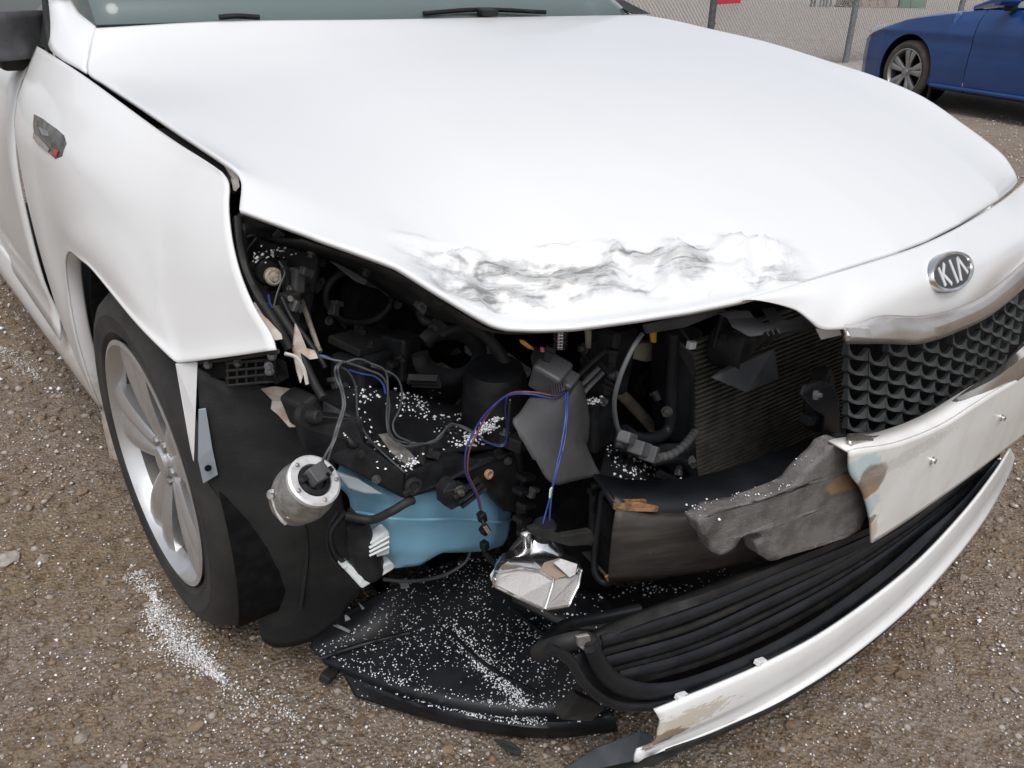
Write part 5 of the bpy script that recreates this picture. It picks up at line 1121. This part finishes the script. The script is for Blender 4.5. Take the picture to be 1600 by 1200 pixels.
# drifts on the fallen shield
tb = BVHTree.FromPolygons([v.co[:] for v in tray.data.vertices], [tuple(p.vertices) for p in tray.data.polygons])
for pts, n, wv, zz in ((((700, 985), (735, 1020), (780, 1060), (825, 1098)), 3200, .011, .07), (((640, 1072), (720, 1093), (790, 1106), (850, 1112), (905, 1104)), 900, .006, .05), (((620, 1082), (700, 1110), (780, 1128), (855, 1136)), 1100, .006, .035), (((540, 1045), (600, 1066), (640, 1078)), 250, .008, .04), (((805, 955), (830, 985), (845, 1005)), 220, .006, .10)):
    C = cr([W(a, b, z=zz) for a, b in pts], 60)
    for _ in range(n):
        t = rng.beta(1.6, 1.1); c = C[int(t*59)]; w_ = wv*(.3+.7*math.sin(math.pi*min(.97, max(.03, t*.8+.1))))
        q = Vector((c.x+rng.normal()*w_, c.y+rng.normal()*w_, 1))
        h = tb.ray_cast(q, Vector((0, 0, -1)))
        if h[0] is not None: SP.append((h[0].x, h[0].y, h[0].z+rng.uniform(.0005, .004))); SR.append(rng.uniform(.0010, .0024))
# little heaps on top of the torn foam and the ledge by the bumper
for (px, py, yy, n, s) in ((1262, 728, .085, 60, .010), (1282, 708, .08, 70, .008), (1245, 745, .09, 60, .009), (1205, 768, .10, 50, .010), (1170, 780, .11, 40, .012), (1290, 700, .08, 40, .006), (1120, 802, .09, 40, .012), (762, 668, .39, 160, .010), (775, 655, .385, 60, .006), (735, 685, .40, 80, .014), (600, 720, .41, 60, .012), (575, 700, .42, 40, .012), (640, 725, .395, 50, .012), (925, 628, .32, 40, .008), (1040, 760, .24, 60, .014), (600, 640, .50, 60, .03), (420, 400, .615, 60, .014), (1085, 800, .15, 40, .02)):
    c = Y3((px, py, yy))
    for _ in range(n):
        SP.append((c.x+rng.normal()*s, c.y+rng.normal()*s*.4-.002, c.z+rng.normal()*s*.35+.001)); SR.append(rng.uniform(.0010, .0030))
sn = scatter('snow_grains', SP, SR, [M['snow']]); tag(sn, 'white snow grains caught on the broken black parts', 'snow')

# ------------------------------------------------------------------ blue car parked by the fence
def apply_cut(o, cut):
    m = o.modifiers.new('c', 'BOOLEAN'); m.object = cut; m.operation = 'DIFFERENCE'; m.solver = 'EXACT'
    bpy.context.view_layer.update()
    me = bpy.data.meshes.new_from_object(o.evaluated_get(bpy.context.evaluated_depsgraph_get())); o.modifiers.clear(); o.data = me
def ground_hit(px, py):
    d = FW+RT*((px-800)/FPX)+UP*((600-py)/FPX); t = 1.
    while t < 60:
        p = CAM+d*t
        if p.z <= gz(p.x, p.y): return p
        t += .01
    return p
CO = ground_hit(1401, 161); CRr = Vector((-.292, -.956, 0)).normalized(); CS = Vector((-.956, .292, 0)).normalized()
bc = empty('blue_car', CO, 'blue compact car with silver and black alloy wheel parked beside the fence', 'car')
def Lc(l, w, z): return CO+CRr*l+CS*w+Vector((0, 0, z))
def section(l):
    zs = float(np.interp(l, [-.95, -.85, -.65, -.4, -.15, .15, .45, .8, 1.2, 2.2, 3.6], [.50, .60, .69, .765, .835, .885, .92, .955, .97, .99, 1.0]))
    w0 = float(np.interp(l, [-.95, -.90, -.80, -.65, -.4, -.2, 0, 3.6], [-.50, -.30, -.15, -.06, -.012, -.003, 0, 0]))
    ztop = float(np.interp(l, [-.95, -.6, .1, .8, 3.6], [.54, .72, .90, 1.0, 1.04]))
    lo = .19 if l > -.8 else .17
    return [(w0-.06, lo), (w0-.012, lo+.03), (w0-.005, .30), (w0+.008, .42), (w0+.006, .55), (w0-.004, min(.66, zs-.06)), (w0+.008, min(.72, zs-.035)), (w0-.03, zs-.012 if l < .5 else zs-.09), (w0-.10, zs+.004 if l < .5 else zs), (w0-.20, zs+.02), (-.88, ztop)]
def body(name, ls, m, ncol=None, closed=True, mir=False):
    rows = [[Lc(l, (-1.76-w) if mir else w, z) for w, z in (section(l) if ncol is None else section(l)[:ncol])] for l in ls]
    n = len(rows[0]); V, F = gridmesh(rows)
    if closed:
        k = len(V); V = V+[Lc(l, -.88, .19) for l in ls]
        for i in range(len(ls)-1):
            F.append((i*n+n-1, k+i, k+i+1, (i+1)*n+n-1)); F.append((k+i, i*n, (i+1)*n, k+i+1))
        F.append(tuple(range(n))[::-1]+(k,)) ; F.append(tuple((len(ls)-1)*n+q for q in range(n))+(k+len(ls)-1,))
    o = mesh(name, V, F, m, bc, ang=35)
    bm = bmesh.new(); bm.from_mesh(o.data); bmesh.ops.recalc_face_normals(bm, faces=bm.faces); bm.to_mesh(o.data); bm.free()
    return o
def arched(name, l0, l1, m):
    ls = np.arange(l0, l1+1e-6, .018); ls[-1] = l1; rows = []
    for l in ls:
        pr = [Vector((w, z, 0)) for w, z in section(l)]
        out = []
        for a_, b_ in zip(pr, pr[1:]):
            n_ = max(1, int((b_-a_).length/.03)) if a_.x > -.3 else 4
            out.append((a_, b_))
        rows.append(lin(pr[:10], 46)+lin(pr[9:], 8)[1:])
    nn = len(rows[0]); RA, CZ = .362, .335; G = []
    for l, r in zip(ls, rows):
        for p in r:
            ll, z = l, p.y; d = math.hypot(ll, z-CZ)
            if p.x > -.4 and abs(d-RA) < .013 and d > 0: ll, z = ll*RA/d, CZ+(z-CZ)*RA/d
            G.append((ll, p.x, z))
    F = []
    for i in range(len(ls)-1):
        for j in range(nn-1):
            q = (i*nn+j, i*nn+j+1, (i+1)*nn+j+1, (i+1)*nn+j)
            c = [sum(G[k][t] for k in q)/4 for t in range(3)]
            if c[1] > -.4 and math.hypot(c[0], c[2]-CZ) < RA-.001: continue
            F.append(q)
    return mesh(name, [Lc(*g_) for g_ in G], F, m, bc, ang=35)
fe = arched('front_body', -.95, .79, M['civic'])
tube('arch_lip', [Lc(.364*math.cos(t), -.006, .335+.364*math.sin(t)) for t in [R(-15)+R(210)*i/20 for i in range(21)]], .008, M['civic'], bc, n=6)
tube('door_gap', [Lc(.794, -.03, .2), Lc(.794, -.02, .5), Lc(.794, -.03, .80), Lc(.794, -.12, .93)], .014, M['void'], bc, n=6)
dr = body('front_door', list(np.linspace(.798, 2.0, 24)), M['civic'], None)
body('rear_body', list(np.linspace(2.008, 3.6, 20)), M['civic'], None)
lathe('wheel_well', Lc(0, -.31, .335), CS, [(.0, 0), (.366, 0), (.366, .306)], M['void'], bc, 40, close=True)
wheel_parts(bc, Lc(0, -.012, .318), CS, .318, .236, .2, 'c', mat('dusty_tyre', (.05, .043, .036), .85, c2=(.085, .072, .06), ns=8), mat('machined_alloy', (.36, .36, .36), .35, .7, c2=(.25, .25, .25), ns=10), 5, .24, .2)
lathe('wheel_inner_black', Lc(0, -.10, .318), CS, [(.0, 0), (.205, 0), (.205, -.01)], M['void'], bc, 40)
tube('sill_line', [Lc(.42, .012, .235), Lc(1.5, .014, .235), Lc(3.2, .014, .235)], .02, M['civic'], bc, n=8)
tube('bumper_lip', [Lc(-.95, -.40, .17), Lc(-.90, -.22, .175), Lc(-.78, -.10, .18), Lc(-.58, -.03, .185), Lc(-.38, -.015, .19)], .022, M['civic'], bc, n=8, flat=.6)
tube('mud_guard', [Lc(.36, -.05, .10), Lc(.37, -.04, .2), Lc(.365, -.03, .32)], .02, M['blk2'], bc, n=6)
plate('headlamp', [Lc(-.84, -.20, .66), Lc(-.70, -.09, .69), Lc(-.45, -.03, .755), Lc(-.50, -.11, .775), Lc(-.72, -.20, .74)], .006, mat('headlamp_clear', (.45, .47, .5), .15, .2), bc, d=CS, bev=0)
# greenhouse
plate('quarter_window', [Lc(.55, -.16, .955), Lc(.96, -.10, .985), Lc(.98, -.14, 1.04), Lc(.80, -.18, 1.03)], .01, M['glassdark'], bc, d=CS, bev=0)
plate('side_window', [Lc(1.02, -.10, .985), Lc(2.6, -.10, 1.01), Lc(2.3, -.30, 1.36), Lc(1.75, -.30, 1.36)], .01, mat('pale_reflecting_window', (.30, .31, .32), .1), bc, d=CS, bev=0)
tube('a_pillar', [Lc(.55, -.20, .96), Lc(1.0, -.22, 1.12), Lc(1.7, -.30, 1.37), Lc(2.2, -.32, 1.40)], .03, M['civic'], bc, n=8)
plate('windscreen', [Lc(.6, -.22, .98), Lc(1.65, -.34, 1.37), Lc(1.65, -1.4, 1.37), Lc(.55, -1.5, .98)], .01, M['glassdark'], bc, d=(0, 0, -1), bev=0)
sheet('roof', [[Lc(1.6, -.3, 1.38), Lc(1.6, -.85, 1.42), Lc(1.6, -1.4, 1.38)], [Lc(3.0, -.3, 1.39), Lc(3.0, -.85, 1.43), Lc(3.0, -1.4, 1.39)]], M['civic'], bc, .02, 10, 4)
mr_ = tube('door_mirror', [Lc(1.10, .16, 1.05), Lc(1.13, .06, 1.05), Lc(1.15, -.02, 1.05)], .065, M['civic'], bc, n=12, flat=.75, curve=lin)
box('mirror_foot', Lc(1.08, -.05, .985), (.08, .10, .06), M['blk'], bc, rot=(0, 0, 5), bev=.01)
body('body_side', list(np.linspace(-.95, 3.6, 30)), M['civic'], mir=True)

# ------------------------------------------------------------------ chain-link fence, sign and what stands beyond
FP2 = ground_hit(1318, 97); FY = FP2.y; FX2 = FP2.x; FX1 = W(1107, 50, y=FY).x; FS = FX2-FX1
fn = empty('chain_link_fence', (FX1, FY, gz(FX1, FY)), 'galvanised chain-link fence on steel posts at the yard edge', 'fence')
for px_, m in ((FX1-FS, 'postg'), (FX1, 'postg'), (FX2, 'galv'), (FX2+FS, 'galv'), (FX2+2*FS, 'galv')):
    z0 = gz(px_, FY); po = tube('post', [Vector((px_, FY-.03, z0-.05)), Vector((px_, FY-.03, z0+1.0)), Vector((px_, FY-.03, z0+2.0))], .046, M[m], fn, n=12)
    for k in range(7):
        tube('tie', [Vector((px_+.048, FY-.05, z0+.12+.26*k)), Vector((px_+.075, FY-.02, z0+.13+.26*k)), Vector((px_+.02, FY+.02, z0+.12+.26*k))], .010, M['blk2'], po, n=5, res=5)
V = []; F = []; cw = .062
x = FX1-FS; k = 0
while x < FX2+1.6*FS:
    z0 = gz(x, FY)+.02; n = int(1.85/(cw/2)); ph = k % 2
    base = len(V)
    for i in range(n):
        xx = x+(cw/2 if (i+ph) % 2 else 0)*1.0; yy = FY+(.003 if i % 2 else -.003); zz = z0+i*cw/2
        for q in range(3):
            a = 2*math.pi*q/3; V.append((xx+.0042*math.cos(a), yy+.0042*math.sin(a), zz))
    for i in range(n-1):
        for q in range(3): F.append((base+i*3+q, base+i*3+(q+1) % 3, base+(i+1)*3+(q+1) % 3, base+(i+1)*3+q))
    base = len(V)
    x += cw/2; k += 1
mm_ = mat('zinc_wire', (.36, .35, .35), .5, .3)
wm = mesh('wire_mesh', V, F, mm_, fn, smooth=False); wm['kind'] = 'stuff'
tube('top_rail', [Vector((FX1-FS, FY, gz(FX1-FS, FY)+1.9)), Vector((FX2+2*FS, FY, gz(FX2+2*FS, FY)+1.9))], .02, M['galv'], fn, n=8)
s0 = W(1120, 7, y=FY-.06); s1 = W(1157, 5, y=FY-.06)
sg_ = plate('fence_sign', [s0, s1, s1+Vector((0, 0, .3)), s0+Vector((0, 0, .3))], .004, M['sign'], None, bev=0); tag(sg_, 'plain red sign board fixed to the fence post', 'sign')
def far_box(name, a, b, py, h, depth, m, label, cat, rib=0):
    A = W(a, py, z=.33); B = W(b, py+1, z=.33); d = (B-A).normalized(); nrm = Vector((-d.y, d.x, 0))
    if nrm.dot(FW) < 0: nrm = -nrm
    e = empty(name, A, label, cat)
    plate('body', [A, B, B+Vector((0, 0, h)), A+Vector((0, 0, h))], depth, M[m], e, d=nrm, bev=.01)
    L = (B-A).length; n = int(L/.35)
    for i in range(n):
        p = A+d*(.1+i*.35); box('rib', p-nrm*.02+Vector((0, 0, h/2)), (.08, .06, h*.92), M[m], e, rot=(0, 0, math.degrees(math.atan2(d.y, d.x))), bev=.01)
    return e
far_box('storage_container', 1342, 1402, 11, 2.4, 2.0, 'tanwall', 'tan storage container standing beyond the fence', 'container')
far_box('waste_container', 1405, 1446, 12, 1.9, 1.8, 'green', 'green steel container standing beyond the fence beside the tan one', 'container')
rk = empty('steel_rack', W(1268, 12, z=.33), 'upright steel posts of a rack beyond the fence', 'rack')
for i, (px_, m) in enumerate(((1267, 'postg'), (1272, 'postg'), (1281, 'galv'), (1286, 'galv'), (1291, 'galv'), (1297, 'galv'))):
    p = W(px_, 11, z=.33); tube('upright', [p, p+Vector((0, 0, 1.6))], .045, M[m], rk, n=6, res=3)
tube('crossbar', [W(1267, 11, z=.33)+Vector((0, 0, 1.5)), W(1297, 11, z=.33)+Vector((0, 0, 1.5))], .04, M['galv'], rk, n=6, res=3)
sh = W(1378, 9, z=.33)
bmk = []
for i in range(240):
    a = rng.uniform(0, 6.28); b = rng.uniform(0, 1); p = W(1324, 11, z=.33); bmk.append((p.x+.5*b*math.cos(a), p.y+.5*b*math.sin(a), p.z+rng.uniform(.02, .45)*(1.1-b)))
bs_o = scatter('dry_shrub', bmk, rng.uniform(.03, .08, 240), [mat('dry_leaves', (.20, .19, .12), .8, c2=(.28, .25, .16), ns=20)], flat=(.2, .5)); del bs_o['kind']; tag(bs_o, 'small dry olive shrub beyond the fence', 'shrub')
